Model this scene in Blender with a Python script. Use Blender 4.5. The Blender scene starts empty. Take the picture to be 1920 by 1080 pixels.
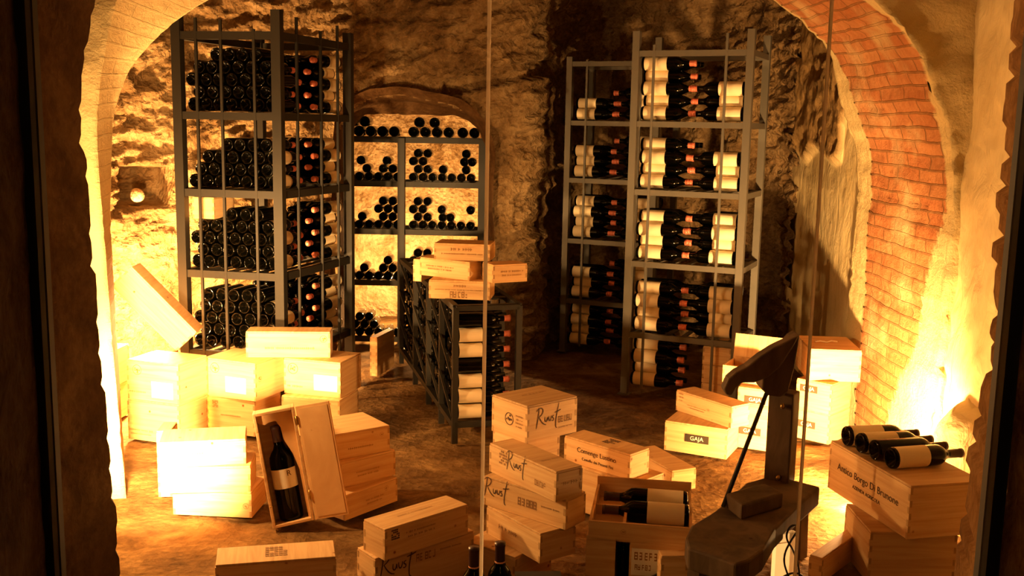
import bpy, bmesh, math, random, zlib
from mathutils import Vector, Matrix, noise
random.seed(7)
S = bpy.context.scene
COL = S.collection
R = math.radians

# ------------------------------------------------------------------ camera
FPX, EYE, PITCH, ROLL = 1950.0, 1.65, R(9.0), R(1.08)
fw = Vector((0, math.cos(PITCH), -math.sin(PITCH)))
up0 = Vector((0, math.sin(PITCH), math.cos(PITCH)))
rt = math.cos(ROLL) * Vector((1, 0, 0)) + math.sin(ROLL) * up0
upv = math.cos(ROLL) * up0 - math.sin(ROLL) * Vector((1, 0, 0))
EYEP = Vector((0, 0, EYE))
cd = bpy.data.cameras.new('camera'); cam = bpy.data.objects.new('camera', cd); COL.objects.link(cam)
cd.sensor_width = 36.0; cd.lens = FPX / 1920 * 36; cd.clip_start = 0.05; cd.clip_end = 60
m3 = Matrix((rt, upv, -fw)).transposed()
cam.matrix_world = Matrix.Translation(EYEP) @ m3.to_4x4()
S.camera = cam

# ------------------------------------------------------------------ light
S.view_settings.view_transform = 'Standard'
S.view_settings.look = 'None'
S.view_settings.gamma = 1.0
S.view_settings.use_curve_mapping = False
S.view_settings.exposure = -0.4
w = bpy.data.worlds.new('world'); S.world = w; w.use_nodes = True
w.node_tree.nodes['Background'].inputs[0].default_value = (1.0, 0.45, 0.12, 1)
w.node_tree.nodes['Background'].inputs[1].default_value = 0.002
WARM = (1.0, 0.54, 0.195)

def spot(name, loc, aim, power, cone, blend, size=0.05, col=WARM):
    d = bpy.data.lights.new(name, 'SPOT'); d.energy = power; d.color = col
    d.spot_size = R(cone); d.spot_blend = blend; d.shadow_soft_size = size
    o = bpy.data.objects.new(name, d); COL.objects.link(o); o.location = loc
    o.rotation_euler = Vector(aim).to_track_quat('-Z', 'Y').to_euler(); return o

def point(name, loc, power, size=0.05, col=WARM):
    d = bpy.data.lights.new(name, 'POINT'); d.energy = power; d.color = col; d.shadow_soft_size = size
    o = bpy.data.objects.new(name, d); COL.objects.link(o); o.location = loc; return o

spot('flood_left', (-1.43, 3.42, 0.42), (-0.06, 1.0, -0.08), 2500, 72, 1.0, 0.05)
point('fill_behind_rib', (-1.88, 4.78, 0.98), 190, 0.05)  # added fill without a real lamp, whitens the tilted crate
point('fill_left', (-1.64, 3.88, 1.05), 150, 0.05)  # added fill standing apart from the flood, brightens rib and centre crates
spot('flood_right', (1.50, 4.26, 0.13), (0.42, 1.0, 0.06), 1250, 140, 1.0, 0.04)
point('flood_right_spill', (1.50, 4.26, 0.13), 110, 0.04)
point('lamp_back_left', (-2.12, 5.95, 0.45), 1000, 0.06)
point('lamp_niche', (-0.86, 8.05, 0.42), 210, 0.06)
a = bpy.data.lights.new('corridor_lamp', 'AREA'); a.energy = 5; a.size = 0.6; a.color = (1.0, 0.47, 0.12)
ao = bpy.data.objects.new('corridor_lamp', a); COL.objects.link(ao); ao.location = (0.5, 0.2, 2.5)
ao.rotation_euler = Vector((0.05, 1, -0.55)).to_track_quat('-Z', 'Y').to_euler()

# ------------------------------------------------------------------ pixel helpers (pixel + distance -> point)
def ray(px, py): return fw + rt * ((px - 960) / FPX) - upv * ((py - 540) / FPX)
def atY(px, py, Y):
    r = ray(px, py); return EYEP + r * (Y / r.y)
def atZ(px, py, Z):
    r = ray(px, py); return EYEP + r * ((Z - EYE) / r.z)

# ------------------------------------------------------------------ materials
MATS = {}
def newmat(name):
    m = bpy.data.materials.new(name); m.use_nodes = True
    nt = m.node_tree; b = nt.nodes['Principled BSDF']; MATS[name] = m
    return m, nt, b
def N(nt, t, **kw):
    n = nt.nodes.new(t)
    for k, v in kw.items():
        if k in n.inputs: n.inputs[k].default_value = v
        else: setattr(n, k, v)
    return n
def L(nt, a, b): nt.links.new(a, b)
def ramp(nt, fac, stops):
    r = N(nt, 'ShaderNodeValToRGB'); e = r.color_ramp.elements
    while len(e) < len(stops): e.new(0.5)
    for i, (p, c) in enumerate(stops): e[i].position = p; e[i].color = (*c, 1)
    L(nt, fac, r.inputs[0]); return r.outputs[0]
def mixc(nt, f, a, b, mode='MIX'):
    n = N(nt, 'ShaderNodeMix'); n.data_type = 'RGBA'; n.blend_type = mode
    for sock, v in ((n.inputs[0], f), (n.inputs[6], a), (n.inputs[7], b)):
        if hasattr(v, 'links'): L(nt, v, sock)
        else: sock.default_value = v if not isinstance(v, tuple) else ((*v, 1) if len(v) == 3 else v)
    return n.outputs[2]
def coords(nt, scale=(1, 1, 1), kind='Object'):
    t = N(nt, 'ShaderNodeTexCoord'); m = N(nt, 'ShaderNodeMapping'); m.inputs['Scale'].default_value = scale
    L(nt, t.outputs[kind], m.inputs[0]); return m.outputs[0]
def bump(nt, b, h, s=0.5, d=0.01):
    n = N(nt, 'ShaderNodeBump'); n.inputs['Strength'].default_value = s; n.inputs['Distance'].default_value = d
    L(nt, h, n.inputs['Height']); L(nt, n.outputs[0], b.inputs['Normal']); return n

def simple(name, col, rough=0.5, metal=0.0, spec=0.5):
    m, nt, b = newmat(name)
    b.inputs['Base Color'].default_value = (*col, 1); b.inputs['Roughness'].default_value = rough
    b.inputs['Metallic'].default_value = metal; b.inputs['Specular IOR Level'].default_value = spec
    return m

def wood(name, c0, c1, scale, rough=0.6):
    m, nt, b = newmat(name)
    oi = N(nt, 'ShaderNodeObjectInfo')
    t = N(nt, 'ShaderNodeTexCoord'); mp = N(nt, 'ShaderNodeMapping'); mp.inputs['Scale'].default_value = scale
    off = N(nt, 'ShaderNodeVectorMath', operation='MULTIPLY_ADD')
    L(nt, t.outputs['Object'], off.inputs[0]); off.inputs[1].default_value = (1, 1, 1)
    cx = N(nt, 'ShaderNodeCombineXYZ'); mul = N(nt, 'ShaderNodeMath', operation='MULTIPLY'); mul.inputs[1].default_value = 30
    L(nt, oi.outputs['Random'], mul.inputs[0])
    for i in range(3): L(nt, mul.outputs[0], cx.inputs[i])
    L(nt, cx.outputs[0], off.inputs[2]); L(nt, off.outputs[0], mp.inputs[0])
    n1 = N(nt, 'ShaderNodeTexNoise', Scale=1.0, Detail=5.0, Roughness=0.6, Distortion=0.6); L(nt, mp.outputs[0], n1.inputs['Vector'])
    c = ramp(nt, n1.outputs['Fac'], [(0.3, c1), (0.62, c0)])
    n2 = N(nt, 'ShaderNodeTexVoronoi', Scale=9.0); L(nt, off.outputs[0], n2.inputs['Vector'])
    kn = ramp(nt, n2.outputs['Distance'], [(0.035, (0.38, 0.17, 0.05)), (0.075, (1, 1, 1))])
    c2 = mixc(nt, 1.0, c, kn, 'MULTIPLY')
    hs = N(nt, 'ShaderNodeHueSaturation'); mr = N(nt, 'ShaderNodeMapRange')
    mr.inputs['To Min'].default_value = 0.86; mr.inputs['To Max'].default_value = 1.08
    L(nt, oi.outputs['Random'], mr.inputs[0]); L(nt, mr.outputs[0], hs.inputs['Value']); L(nt, c2, hs.inputs['Color'])
    L(nt, hs.outputs[0], b.inputs['Base Color']); b.inputs['Roughness'].default_value = rough
    b.inputs['Specular IOR Level'].default_value = 0.25
    bump(nt, b, n1.outputs['Fac'], 0.25, 0.002)
    return m
wood('crate_wood', (0.77, 0.51, 0.245), (0.63, 0.36, 0.15), (3, 3, 60))
wood('lid_wood', (0.72, 0.46, 0.215), (0.56, 0.32, 0.13), (4, 50, 4))
wood('end_grain', (0.52, 0.32, 0.13), (0.36, 0.20, 0.08), (30, 30, 30))
wood('old_wood', (0.105, 0.062, 0.03), (0.045, 0.026, 0.012), (14, 14, 4), 0.75)
simple('ink', (0.07, 0.03, 0.012), 0.8)
simple('faint_ink', (0.30, 0.15, 0.05), 0.8)
simple('paper', (0.85, 0.80, 0.66), 0.7)
simple('cream_paper', (0.82, 0.70, 0.46), 0.6)
simple('black_plate', (0.045, 0.035, 0.022), 0.5)
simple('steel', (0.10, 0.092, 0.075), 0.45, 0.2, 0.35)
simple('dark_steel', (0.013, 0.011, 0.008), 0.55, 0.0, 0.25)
simple('black_frame', (0.006, 0.005, 0.004), 0.6)
simple('bottle_glass', (0.0008, 0.0008, 0.0004), 0.10, 0.0, 0.16)
simple('capsule_red', (0.60, 0.17, 0.10), 0.35, 0.05)
simple('capsule_dark', (0.05, 0.02, 0.018), 0.35, 0.1)
simple('pink_band', (0.75, 0.35, 0.22), 0.5)
simple('cable', (0.012, 0.010, 0.009), 0.5)
simple('brass', (0.45, 0.28, 0.08), 0.35, 0.9)
simple('black_card', (0.012, 0.011, 0.010), 0.6)
simple('red_card', (0.33, 0.09, 0.035), 0.6)

def rock(name, stops, s=1.0, strength=0.8, dist=0.03):
    m, nt, b = newmat(name)
    v = coords(nt, (s, s, s))
    n1 = N(nt, 'ShaderNodeTexNoise', Scale=3.2, Detail=9.0, Roughness=0.68, Distortion=0.5); L(nt, v, n1.inputs['Vector'])
    n2 = N(nt, 'ShaderNodeTexNoise', Scale=17.0, Detail=6.0, Roughness=0.7); L(nt, v, n2.inputs['Vector'])
    ad = N(nt, 'ShaderNodeMath', operation='MULTIPLY_ADD'); L(nt, n2.outputs['Fac'], ad.inputs[0]); ad.inputs[1].default_value = 0.4
    L(nt, n1.outputs['Fac'], ad.inputs[2])
    c = ramp(nt, ad.outputs[0], stops)
    L(nt, c, b.inputs['Base Color']); b.inputs['Roughness'].default_value = 0.95; b.inputs['Specular IOR Level'].default_value = 0.1
    n3 = N(nt, 'ShaderNodeTexVoronoi', Scale=22.0); n3.distance = 'CHEBYCHEV'; L(nt, v, n3.inputs['Vector'])
    a2 = N(nt, 'ShaderNodeMath', operation='MULTIPLY_ADD'); L(nt, n3.outputs['Distance'], a2.inputs[0]); a2.inputs[1].default_value = 0.45
    L(nt, ad.outputs[0], a2.inputs[2])
    bump(nt, b, a2.outputs[0], strength, dist)
    return m
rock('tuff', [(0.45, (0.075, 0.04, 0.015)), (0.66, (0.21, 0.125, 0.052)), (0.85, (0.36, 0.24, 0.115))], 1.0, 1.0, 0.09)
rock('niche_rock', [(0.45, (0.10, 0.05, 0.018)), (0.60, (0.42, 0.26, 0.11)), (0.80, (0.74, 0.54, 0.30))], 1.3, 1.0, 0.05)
rock('earth', [(0.45, (0.055, 0.027, 0.009)), (0.68, (0.135, 0.072, 0.025)), (0.9, (0.27, 0.16, 0.06))], 1.2, 0.7, 0.03)
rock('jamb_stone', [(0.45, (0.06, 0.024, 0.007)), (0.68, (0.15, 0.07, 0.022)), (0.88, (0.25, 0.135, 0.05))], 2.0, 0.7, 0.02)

rock('shaded_stone', [(0.45, (0.030, 0.013, 0.004)), (0.68, (0.075, 0.036, 0.012)), (0.88, (0.12, 0.065, 0.025))], 2.0, 0.7, 0.02)  # darker copy of jamb_stone, shade put into the colour
def plaster():
    m, nt, b = newmat('plaster')
    v = coords(nt, (1, 1, 1))
    n1 = N(nt, 'ShaderNodeTexNoise', Scale=2.5, Detail=8.0, Roughness=0.6); L(nt, v, n1.inputs['Vector'])
    v2 = coords(nt, (6, 6, 3.0))
    n2 = N(nt, 'ShaderNodeTexNoise', Scale=1.5, Detail=5.0, Roughness=0.6, Distortion=1.0); L(nt, v2, n2.inputs['Vector'])
    base = ramp(nt, n1.outputs['Fac'], [(0.3, (0.50, 0.38, 0.18)), (0.7, (0.68, 0.55, 0.30))])
    # rough bare rock above and behind
    v3 = coords(nt, (1.6, 1.6, 1.6))
    n3 = N(nt, 'ShaderNodeTexNoise', Scale=6.0, Detail=9.0, Roughness=0.72); L(nt, v3, n3.inputs['Vector'])
    rk = ramp(nt, n3.outputs['Fac'], [(0.3, (0.12, 0.07, 0.025)), (0.7, (0.40, 0.25, 0.10))])
    at = N(nt, 'ShaderNodeAttribute'); at.attribute_name = 'bare'
    c = mixc(nt, at.outputs['Fac'], base, rk)
    L(nt, c, b.inputs['Base Color']); b.inputs['Roughness'].default_value = 0.95; b.inputs['Specular IOR Level'].default_value = 0.1
    h = N(nt, 'ShaderNodeMath', operation='ADD'); L(nt, n1.outputs['Fac'], h.inputs[0]); L(nt, n2.outputs['Fac'], h.inputs[1])
    hm = N(nt, 'ShaderNodeMath', operation='MULTIPLY_ADD'); L(nt, n3.outputs['Fac'], hm.inputs[0]); L(nt, at.outputs['Fac'], hm.inputs[1]); L(nt, h.outputs[0], hm.inputs[2])
    bump(nt, b, hm.outputs[0], 0.8, 0.02)
plaster()

def brick():
    m, nt, b = newmat('arch_brick')
    uv = N(nt, 'ShaderNodeUVMap'); uv.uv_map = 'UVMap'
    nz = N(nt, 'ShaderNodeTexNoise', Scale=3.0, Detail=4.0); L(nt, uv.outputs[0], nz.inputs['Vector'])
    sub = N(nt, 'ShaderNodeVectorMath', operation='MULTIPLY_ADD'); L(nt, nz.outputs['Color'], sub.inputs[0])
    sub.inputs[1].default_value = (0.06, 0.035, 0); L(nt, uv.outputs[0], sub.inputs[2])
    bt = N(nt, 'ShaderNodeTexBrick', Scale=1.0); L(nt, sub.outputs[0], bt.inputs['Vector'])
    bt.inputs['Brick Width'].default_value = 0.27; bt.inputs['Row Height'].default_value = 0.066
    bt.inputs['Mortar Size'].default_value = 0.006; bt.inputs['Mortar Smooth'].default_value = 0.3
    bt.inputs['Color1'].default_value = (0.40, 0.145, 0.055, 1); bt.inputs['Color2'].default_value = (0.50, 0.24, 0.10, 1)
    bt.inputs['Mortar'].default_value = (0.20, 0.10, 0.04, 1); bt.inputs['Bias'].default_value = -0.2
    n2 = N(nt, 'ShaderNodeTexNoise', Scale=14.0, Detail=7.0, Roughness=0.7); L(nt, uv.outputs[0], n2.inputs['Vector'])
    n4 = N(nt, 'ShaderNodeTexNoise', Scale=2.6, Detail=4.0); L(nt, uv.outputs[0], n4.inputs['Vector'])
    f4 = ramp(nt, n4.outputs['Fac'], [(0.52, (0, 0, 0)), (0.68, (1, 1, 1))])
    c0 = mixc(nt, f4, bt.outputs['Color'], (0.58, 0.45, 0.24))
    c = mixc(nt, 0.35, c0, ramp(nt, n2.outputs['Fac'], [(0.3, (0.20, 0.07, 0.025)), (0.75, (0.55, 0.29, 0.13))]))
    # plaster margins along both edges of the band; whole band paler towards the left
    at = N(nt, 'ShaderNodeAttribute'); at.attribute_name = 'margin'
    c2 = mixc(nt, at.outputs['Fac'], c, (0.56, 0.44, 0.22))
    L(nt, c2, b.inputs['Base Color']); b.inputs['Roughness'].default_value = 0.95; b.inputs['Specular IOR Level'].default_value = 0.1
    inv = N(nt, 'ShaderNodeMath', operation='MULTIPLY_ADD'); L(nt, bt.outputs['Fac'], inv.inputs[0]); inv.inputs[1].default_value = -1.4
    L(nt, n2.outputs['Fac'], inv.inputs[2])
    fl = mixc(nt, at.outputs['Fac'], inv.outputs[0], n2.outputs['Fac'])
    bump(nt, b, fl, 0.9, 0.02)
brick()

def glass_pane():
    m, nt, b = newmat('pane_glass'); nt.nodes.remove(b)
    out = nt.nodes['Material Output']
    tr = N(nt, 'ShaderNodeBsdfTransparent'); tr.inputs[0].default_value = (0.97, 0.975, 0.96, 1)
    gl = N(nt, 'ShaderNodeBsdfGlossy'); gl.inputs['Roughness'].default_value = 0.02
    fr = N(nt, 'ShaderNodeFresnel'); fr.inputs[0].default_value = 1.45
    mx = N(nt, 'ShaderNodeMixShader'); L(nt, fr.outputs[0], mx.inputs[0]); L(nt, tr.outputs[0], mx.inputs[1]); L(nt, gl.outputs[0], mx.inputs[2])
    L(nt, mx.outputs[0], out.inputs[0])
    m, nt, b = newmat('joint_silicone'); nt.nodes.remove(b)
    out = nt.nodes['Material Output']
    d = N(nt, 'ShaderNodeBsdfDiffuse'); d.inputs[0].default_value = (0.9, 0.85, 0.75, 1)
    t = N(nt, 'ShaderNodeBsdfTranslucent'); t.inputs[0].default_value = (0.95, 0.9, 0.8, 1)
    mx = N(nt, 'ShaderNodeMixShader'); mx.inputs[0].default_value = 0.85
    L(nt, d.outputs[0], mx.inputs[1]); L(nt, t.outputs[0], mx.inputs[2]); L(nt, mx.outputs[0], out.inputs[0])
glass_pane()

# ------------------------------------------------------------------ mesh helpers
class MB:
    def __init__(s): s.v = []; s.f = []; s.m = []; s.sm = []
    def add(s, vs, fs, mi=0, M=None, smooth=False):
        k = len(s.v)
        for p in vs:
            p = Vector(p); s.v.append(M @ p if M else p)
        for f in fs: s.f.append([i + k for i in f]); s.m.append(mi); s.sm.append(smooth)
    def box(s, lo, hi, mi=0, M=None):
        x0, y0, z0 = lo; x1, y1, z1 = hi
        vs = [(x0, y0, z0), (x1, y0, z0), (x1, y1, z0), (x0, y1, z0), (x0, y0, z1), (x1, y0, z1), (x1, y1, z1), (x0, y1, z1)]
        s.add(vs, [(0, 3, 2, 1), (4, 5, 6, 7), (0, 1, 5, 4), (1, 2, 6, 5), (2, 3, 7, 6), (3, 0, 4, 7)], mi, M)
    def bar(s, a, b, w, d=None, mi=0, ref=(0, 0, 1)):
        a, b = Vector(a), Vector(b); d = d or w; t = (b - a); ln = t.length; t.normalize()
        r = Vector(ref)
        if abs(t.dot(r)) > 0.95: r = Vector((1, 0, 0)) if abs(t.x) < 0.9 else Vector((0, 1, 0))
        x = t.cross(r).normalized(); y = x.cross(t).normalized()
        M = Matrix((x, y, t)).transposed().to_4x4(); M.translation = a
        s.box((-w / 2, -d / 2, 0), (w / 2, d / 2, ln), mi, M)
    def tube(s, pts, r, n=8, mi=0, closed=False):
        pts = [Vector(p) for p in pts]; k = len(s.v); m = len(pts)
        rr = r if isinstance(r, (list, tuple)) else [r] * m
        for i, p in enumerate(pts):
            t = (pts[min(i + 1, m - 1)] - pts[max(i - 1, 0)]).normalized()
            x = t.cross(Vector((0.13, 0.21, 0.97))).normalized(); y = t.cross(x)
            for j in range(n):
                a_ = 2 * math.pi * j / n; s.v.append(p + (x * math.cos(a_) + y * math.sin(a_)) * rr[i])
        for i in range(m - 1):
            for j in range(n):
                s.f.append([k + i * n + j, k + i * n + (j + 1) % n, k + (i + 1) * n + (j + 1) % n, k + (i + 1) * n + j]); s.m.append(mi); s.sm.append(True)
        s.f.append([k + j for j in range(n)][::-1]); s.m.append(mi); s.sm.append(False)
        s.f.append([k + (m - 1) * n + j for j in range(n)]); s.m.append(mi); s.sm.append(False)
    def lathe(s, prof, n=20, mi=0, M=None, arc=None):
        k = len(s.v); m = len(prof); full = arc is None
        cnt = n if full else n + 1
        for (r, z) in prof:
            for j in range(cnt):
                a_ = 2 * math.pi * j / n if full else arc[0] + (arc[1] - arc[0]) * j / n
                p = Vector((r * math.cos(a_), r * math.sin(a_), z)); s.v.append(M @ p if M else p)
        for i in range(m - 1):
            for j in range(n):
                j2 = (j + 1) % n if full else j + 1
                s.f.append([k + i * cnt + j, k + i * cnt + j2, k + (i + 1) * cnt + j2, k + (i + 1) * cnt + j]); s.m.append(mi); s.sm.append(True)
    def prism(s, poly, z0, z1, mi=0, M=None):
        n = len(poly); vs = [(x, y, z0) for x, y in poly] + [(x, y, z1) for x, y in poly]
        fs = [tuple(range(n))[::-1], tuple(range(n, 2 * n))] + [(i, (i + 1) % n, n + (i + 1) % n, n + i) for i in range(n)]
        s.add(vs, fs, mi, M)
    def mesh(s, name, mats):
        me = bpy.data.meshes.new(name); me.from_pydata([tuple(p) for p in s.v], [], s.f)
        for mm in (mats if isinstance(mats, (list, tuple)) else [mats]): me.materials.append(MATS[mm])
        for p, mi, sm in zip(me.polygons, s.m, s.sm): p.material_index = mi; p.use_smooth = sm
        me.update(); return me
    def build(s, name, mats, parent=None, M=None, fix=False):
        me = s.mesh(name, mats)
        if fix:
            bm = bmesh.new(); bm.from_mesh(me); bmesh.ops.recalc_face_normals(bm, faces=bm.faces); bm.to_mesh(me); bm.free()
        return link(name, me, parent, M)
def link(name, data, parent=None, M=None):
    o = bpy.data.objects.new(name, data); COL.objects.link(o)
    if parent: o.parent = parent
    if M is not None:
        if parent: o.matrix_local = M
        else: o.matrix_world = M
    return o
def tag(o, label, cat, group=None, kind=None):
    o['label'] = label; o['category'] = cat
    if group: o['group'] = group
    if kind: o['kind'] = kind
    return o
def thing(name, label, cat, M=None, group=None):
    return tag(link(name, None, None, M if M is not None else Matrix.Identity(4)), label, cat, group)
def structure(o): o['kind'] = 'structure'; return o
def place(x, y, z, yaw=0): return Matrix.Translation((x, y, z)) @ Matrix.Rotation(yaw, 4, 'Z')
def bevel(o, wd=0.003, seg=2):
    m = o.modifiers.new('bevel', 'BEVEL'); m.width = wd; m.segments = seg; m.limit_method = 'ANGLE'; return o

def fbm(p, oct=4, lac=2.1, gain=0.5):
    a_, s_, f = 1.0, 0.0, 1.0
    for i in range(oct):
        s_ += a_ * noise.noise(p * f + Vector((13.1 * i, 7.7, 3.3))); a_ *= gain; f *= lac
    return s_
def ridge(p, oct=4):
    a_, s_, f = 1.0, 0.0, 1.0
    for i in range(oct):
        s_ += a_ * (0.45 - abs(noise.noise(p * f + Vector((5.1 * i, 1.7, 9.3))))); a_ *= 0.5; f *= 2.1
    return s_

def grid(name, rows, mats, closed=False, attr=None, uv=None, keep=None, smooth=True):
    """rows: list of equal-length lists of points -> one mesh"""
    n, m = len(rows), len(rows[0]); vs = [tuple(p) for r in rows for p in r]; fs = []
    for i in range(n - 1):
        for j in range(m - 1):
            if keep and not keep(i, j): continue
            fs.append((i * m + j, i * m + j + 1, (i + 1) * m + j + 1, (i + 1) * m + j))
    me = bpy.data.meshes.new(name); me.from_pydata(vs, [], fs); me.materials.append(MATS[mats])
    for p in me.polygons: p.use_smooth = smooth
    if attr:
        for an, fn in attr.items():
            at = me.attributes.new(an, 'FLOAT', 'POINT')
            for i in range(n):
                for j in range(m): at.data[i * m + j].value = fn(i, j)
    if uv:
        ul = me.uv_layers.new(name='UVMap')
        for p in me.polygons:
            for li in p.loop_indices:
                vi = me.loops[li].vertex_index; ul.data[li].uv = uv(vi // m, vi % m)
    me.update(); return link(name, me)

def lerp_poly(pts, t):
    """point at normalised arclength t on a polyline"""
    ls = [0]
    for a_, b_ in zip(pts, pts[1:]): ls.append(ls[-1] + (Vector(b_) - Vector(a_)).length)
    d = t * ls[-1]
    for i in range(len(pts) - 1):
        if d <= ls[i + 1] + 1e-9:
            f = (d - ls[i]) / max(1e-9, ls[i + 1] - ls[i]); return Vector(pts[i]).lerp(Vector(pts[i + 1]), f)
    return Vector(pts[-1])
def smooth_poly(pts, it=2):
    pts = [Vector(p) for p in pts]
    for _ in range(it):
        q = [pts[0]]
        for a_, b_ in zip(pts, pts[1:]): q += [a_.lerp(b_, 0.25), a_.lerp(b_, 0.75)]
        q.append(pts[-1]); pts = q
    return pts

# ------------------------------------------------------------------ the setting
def build_floor():
    rows = []
    nx, ny = 150, 210
    for j in range(ny):
        y = 1.2 + (9.4 - 1.2) * j / (ny - 1); r = []
        for i in range(nx):
            x = -3.1 + (5.4) * i / (nx - 1)
            p = Vector((x, y, 0)); h = fbm(p * 2.2, 3) * 0.02 + ridge(Vector((x * 5, y * 9, 0)), 3) * 0.012
            r.append(Vector((x, y, min(0.0, h - 0.022))))
        rows.append(r)
    structure(grid('floor', rows, 'earth'))
build_floor()

ALC = [(-1.22, 0.0), (-1.22, 1.55), (-1.15, 1.70), (-1.00, 1.80), (-0.75, 1.822), (-0.50, 1.775), (-0.28, 1.70), (-0.20, 1.60), (-0.165, 1.3), (-0.165, 0.0)]
def in_alc(x, z):
    if x <= ALC[0][0] or x >= -0.165: return False
    for (x0, z0), (x1, z1) in zip(ALC[1:], ALC[2:]):
        if x0 <= x <= x1 and x1 > x0: return z < z0 + (z1 - z0) * (x - x0) / (x1 - x0)
    return False
def build_back():
    plan = [(-2.05, 5.02), (-2.6, 5.25), (-2.72, 5.9), (-2.55, 6.45), (-2.1, 6.75), (-1.3, 7.18), (-1.22, 7.2), (-0.165, 7.2), (0.0, 7.22), (0.14, 7.34), (0.22, 7.7), (0.36, 8.25), (0.9, 8.35), (1.5, 8.2), (1.95, 7.7), (2.0, 7.3)]
    pl = smooth_poly([(x, y, 0) for x, y in plan], 2)
    # keep the niche wall flat: sample densely
    nu, nz = 460, 200
    base = [lerp_poly(pl, i / (nu - 1)) for i in range(nu)]
    rows = []
    for k in range(nz):
        z = -0.03 + 3.15 * k / (nz - 1); r = []
        for i in range(nu):
            p = base[i].copy(); t = (base[min(i + 1, nu - 1)] - base[max(i - 1, 0)]).normalized()
            n = Vector((t.y, -t.x, 0))                      # into the room
            q = Vector((p.x, p.y, z))
            sl = Vector((q.x * 0.8 + q.z * 0.5, q.y * 0.8, q.z * 1.5 - q.x * 0.5))
            d = fbm(sl * 1.1, 3) * 0.10 + ridge(sl * 3.3, 4) * 0.075 + abs(noise.noise(Vector((sl.x * 7, sl.y * 7, sl.z * 13)))) * 0.055 + noise.cell(Vector((sl.x * 9, sl.y * 9, sl.z * 16))) * 0.018
            if -1.35 < p.x < 0.02 and p.y > 7.0 and z < 1.95: d *= 0.35
            if abs(z - 1.99 - 0.25 * p.x) < 0.06 and -0.5 < p.x < 0.2: d -= 0.10      # dark crack
            ins = 0.0
            if z > 2.3: ins = (z - 2.3) ** 2 * 0.9
            # square socket hole in the left wall
            if p.y > 5.9 and p.x < -1.9:
                hx, hz = (p.x - HOLE[0]) / 0.135, (z - HOLE[1]) / 0.125
                e = max(abs(hx + 0.22 * max(0, -hz)), abs(hz))
                if e < 1.0: d -= 0.34 * min(1, (1 - e) * 9)
            r.append(q + n * (d + ins))
        rows.append(r)
    def keep(i, j):
        c = (rows[i][j] + rows[i + 1][j + 1]) / 2
        return not (base[j].y > 7.0 and in_alc(base[j].x, -0.03 + 3.15 * (i + 0.5) / (nz - 1)))
    structure(grid('wall_back', rows, 'tuff', keep=keep))
    # soffit / jambs of the niche: from the opening back to the lintel, then the chamber behind
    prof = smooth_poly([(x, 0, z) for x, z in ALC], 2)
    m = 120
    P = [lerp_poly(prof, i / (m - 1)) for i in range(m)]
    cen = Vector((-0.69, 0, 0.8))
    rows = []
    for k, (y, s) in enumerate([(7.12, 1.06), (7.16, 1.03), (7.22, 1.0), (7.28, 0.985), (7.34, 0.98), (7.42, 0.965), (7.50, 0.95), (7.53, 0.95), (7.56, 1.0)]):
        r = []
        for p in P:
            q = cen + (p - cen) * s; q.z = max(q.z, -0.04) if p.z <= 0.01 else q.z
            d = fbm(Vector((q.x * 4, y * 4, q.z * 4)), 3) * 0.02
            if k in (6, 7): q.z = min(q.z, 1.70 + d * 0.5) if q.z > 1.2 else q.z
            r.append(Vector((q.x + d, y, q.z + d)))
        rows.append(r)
    structure(grid('trim_1', rows, 'shaded_stone'))  # shadow under the niche arch is put into the stone colour
    # inner chamber shell
    rows = []
    pl = smooth_poly([(0.02, 7.44, 0), (0.06, 8.3, 0), (-0.2, 8.85, 0), (-1.2, 8.95, 0), (-2.1, 8.7, 0), (-2.25, 8.0, 0), (-2.1, 7.35, 0)], 2)
    nu, nz = 130, 60
    base = [lerp_poly(pl, i / (nu - 1)) for i in range(nu)]
    c = Vector((-1.0, 8.0, 0))
    for k in range(nz):
        f = k / (nz - 1); z = -0.03 + 2.15 * min(1, f / 0.8); sh = 0 if f < 0.7 else ((f - 0.7) / 0.3) ** 2
        r = []
        for i in range(nu):
            q = base[i].lerp(c, sh * 0.98); q.z = z - (0 if f < 0.8 else 0)
            n = (c - base[i]).normalized(); sl = Vector((q.x * 2, q.y * 2, q.z * 3.2 + q.x))
            r.append(q + n * (ridge(sl * 1.5, 4) * 0.07))
        rows.append(r)
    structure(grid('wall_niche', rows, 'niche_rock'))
hp = atY(262, 350, 6.5); HOLE = (hp.x, hp.z)
build_back()

def build_right():
    ny, nz = 420, 190
    rows = []; bare = {}
    for j in range(ny):
        y = 2.9 + (8.0 - 2.9) * j / (ny - 1); r = []
        for k in range(nz):
            z = -0.03 + 3.1 * k / (nz - 1)
            x = 1.99 + 0.02 * (y - 4.5) * (1 if y < 4.5 else 0)
            bl = 0.0
            if y > 5.9:
                edge = 1.46 + 0.12 * noise.noise(Vector((y * 3, 0, z * 2))) + (0.22 if y < 6.35 else 0) + (0.5 * max(0, 6.2 - y))
                bl = max(0, min(1, (z - edge) / 0.06))
            elif y < 4.4:
                bl = 0.25 * max(0, min(1, (z - 1.9) / 0.4))
            bare[(j, k)] = bl
            d = fbm(Vector((y * 1.5, z * 1.5, 2)), 3) * 0.03 + noise.noise(Vector((y * 9, z * 2.5, 4))) * 0.010 + ridge(Vector((y * 5, z * 4, 1)), 3) * 0.012
            if y > 5.9: d *= 0.15 + 0.0 * bl
            d += bl * (ridge(Vector((y * 3, z * 3.5, 8)), 4) * 0.07 + 0.015)
            r.append(Vector((x - d, y, z)))
        rows.append(r)
    structure(grid('wall_right', rows, 'plaster', attr={'bare': lambda i, j: bare[(i, j)]}))
build_right()

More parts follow.
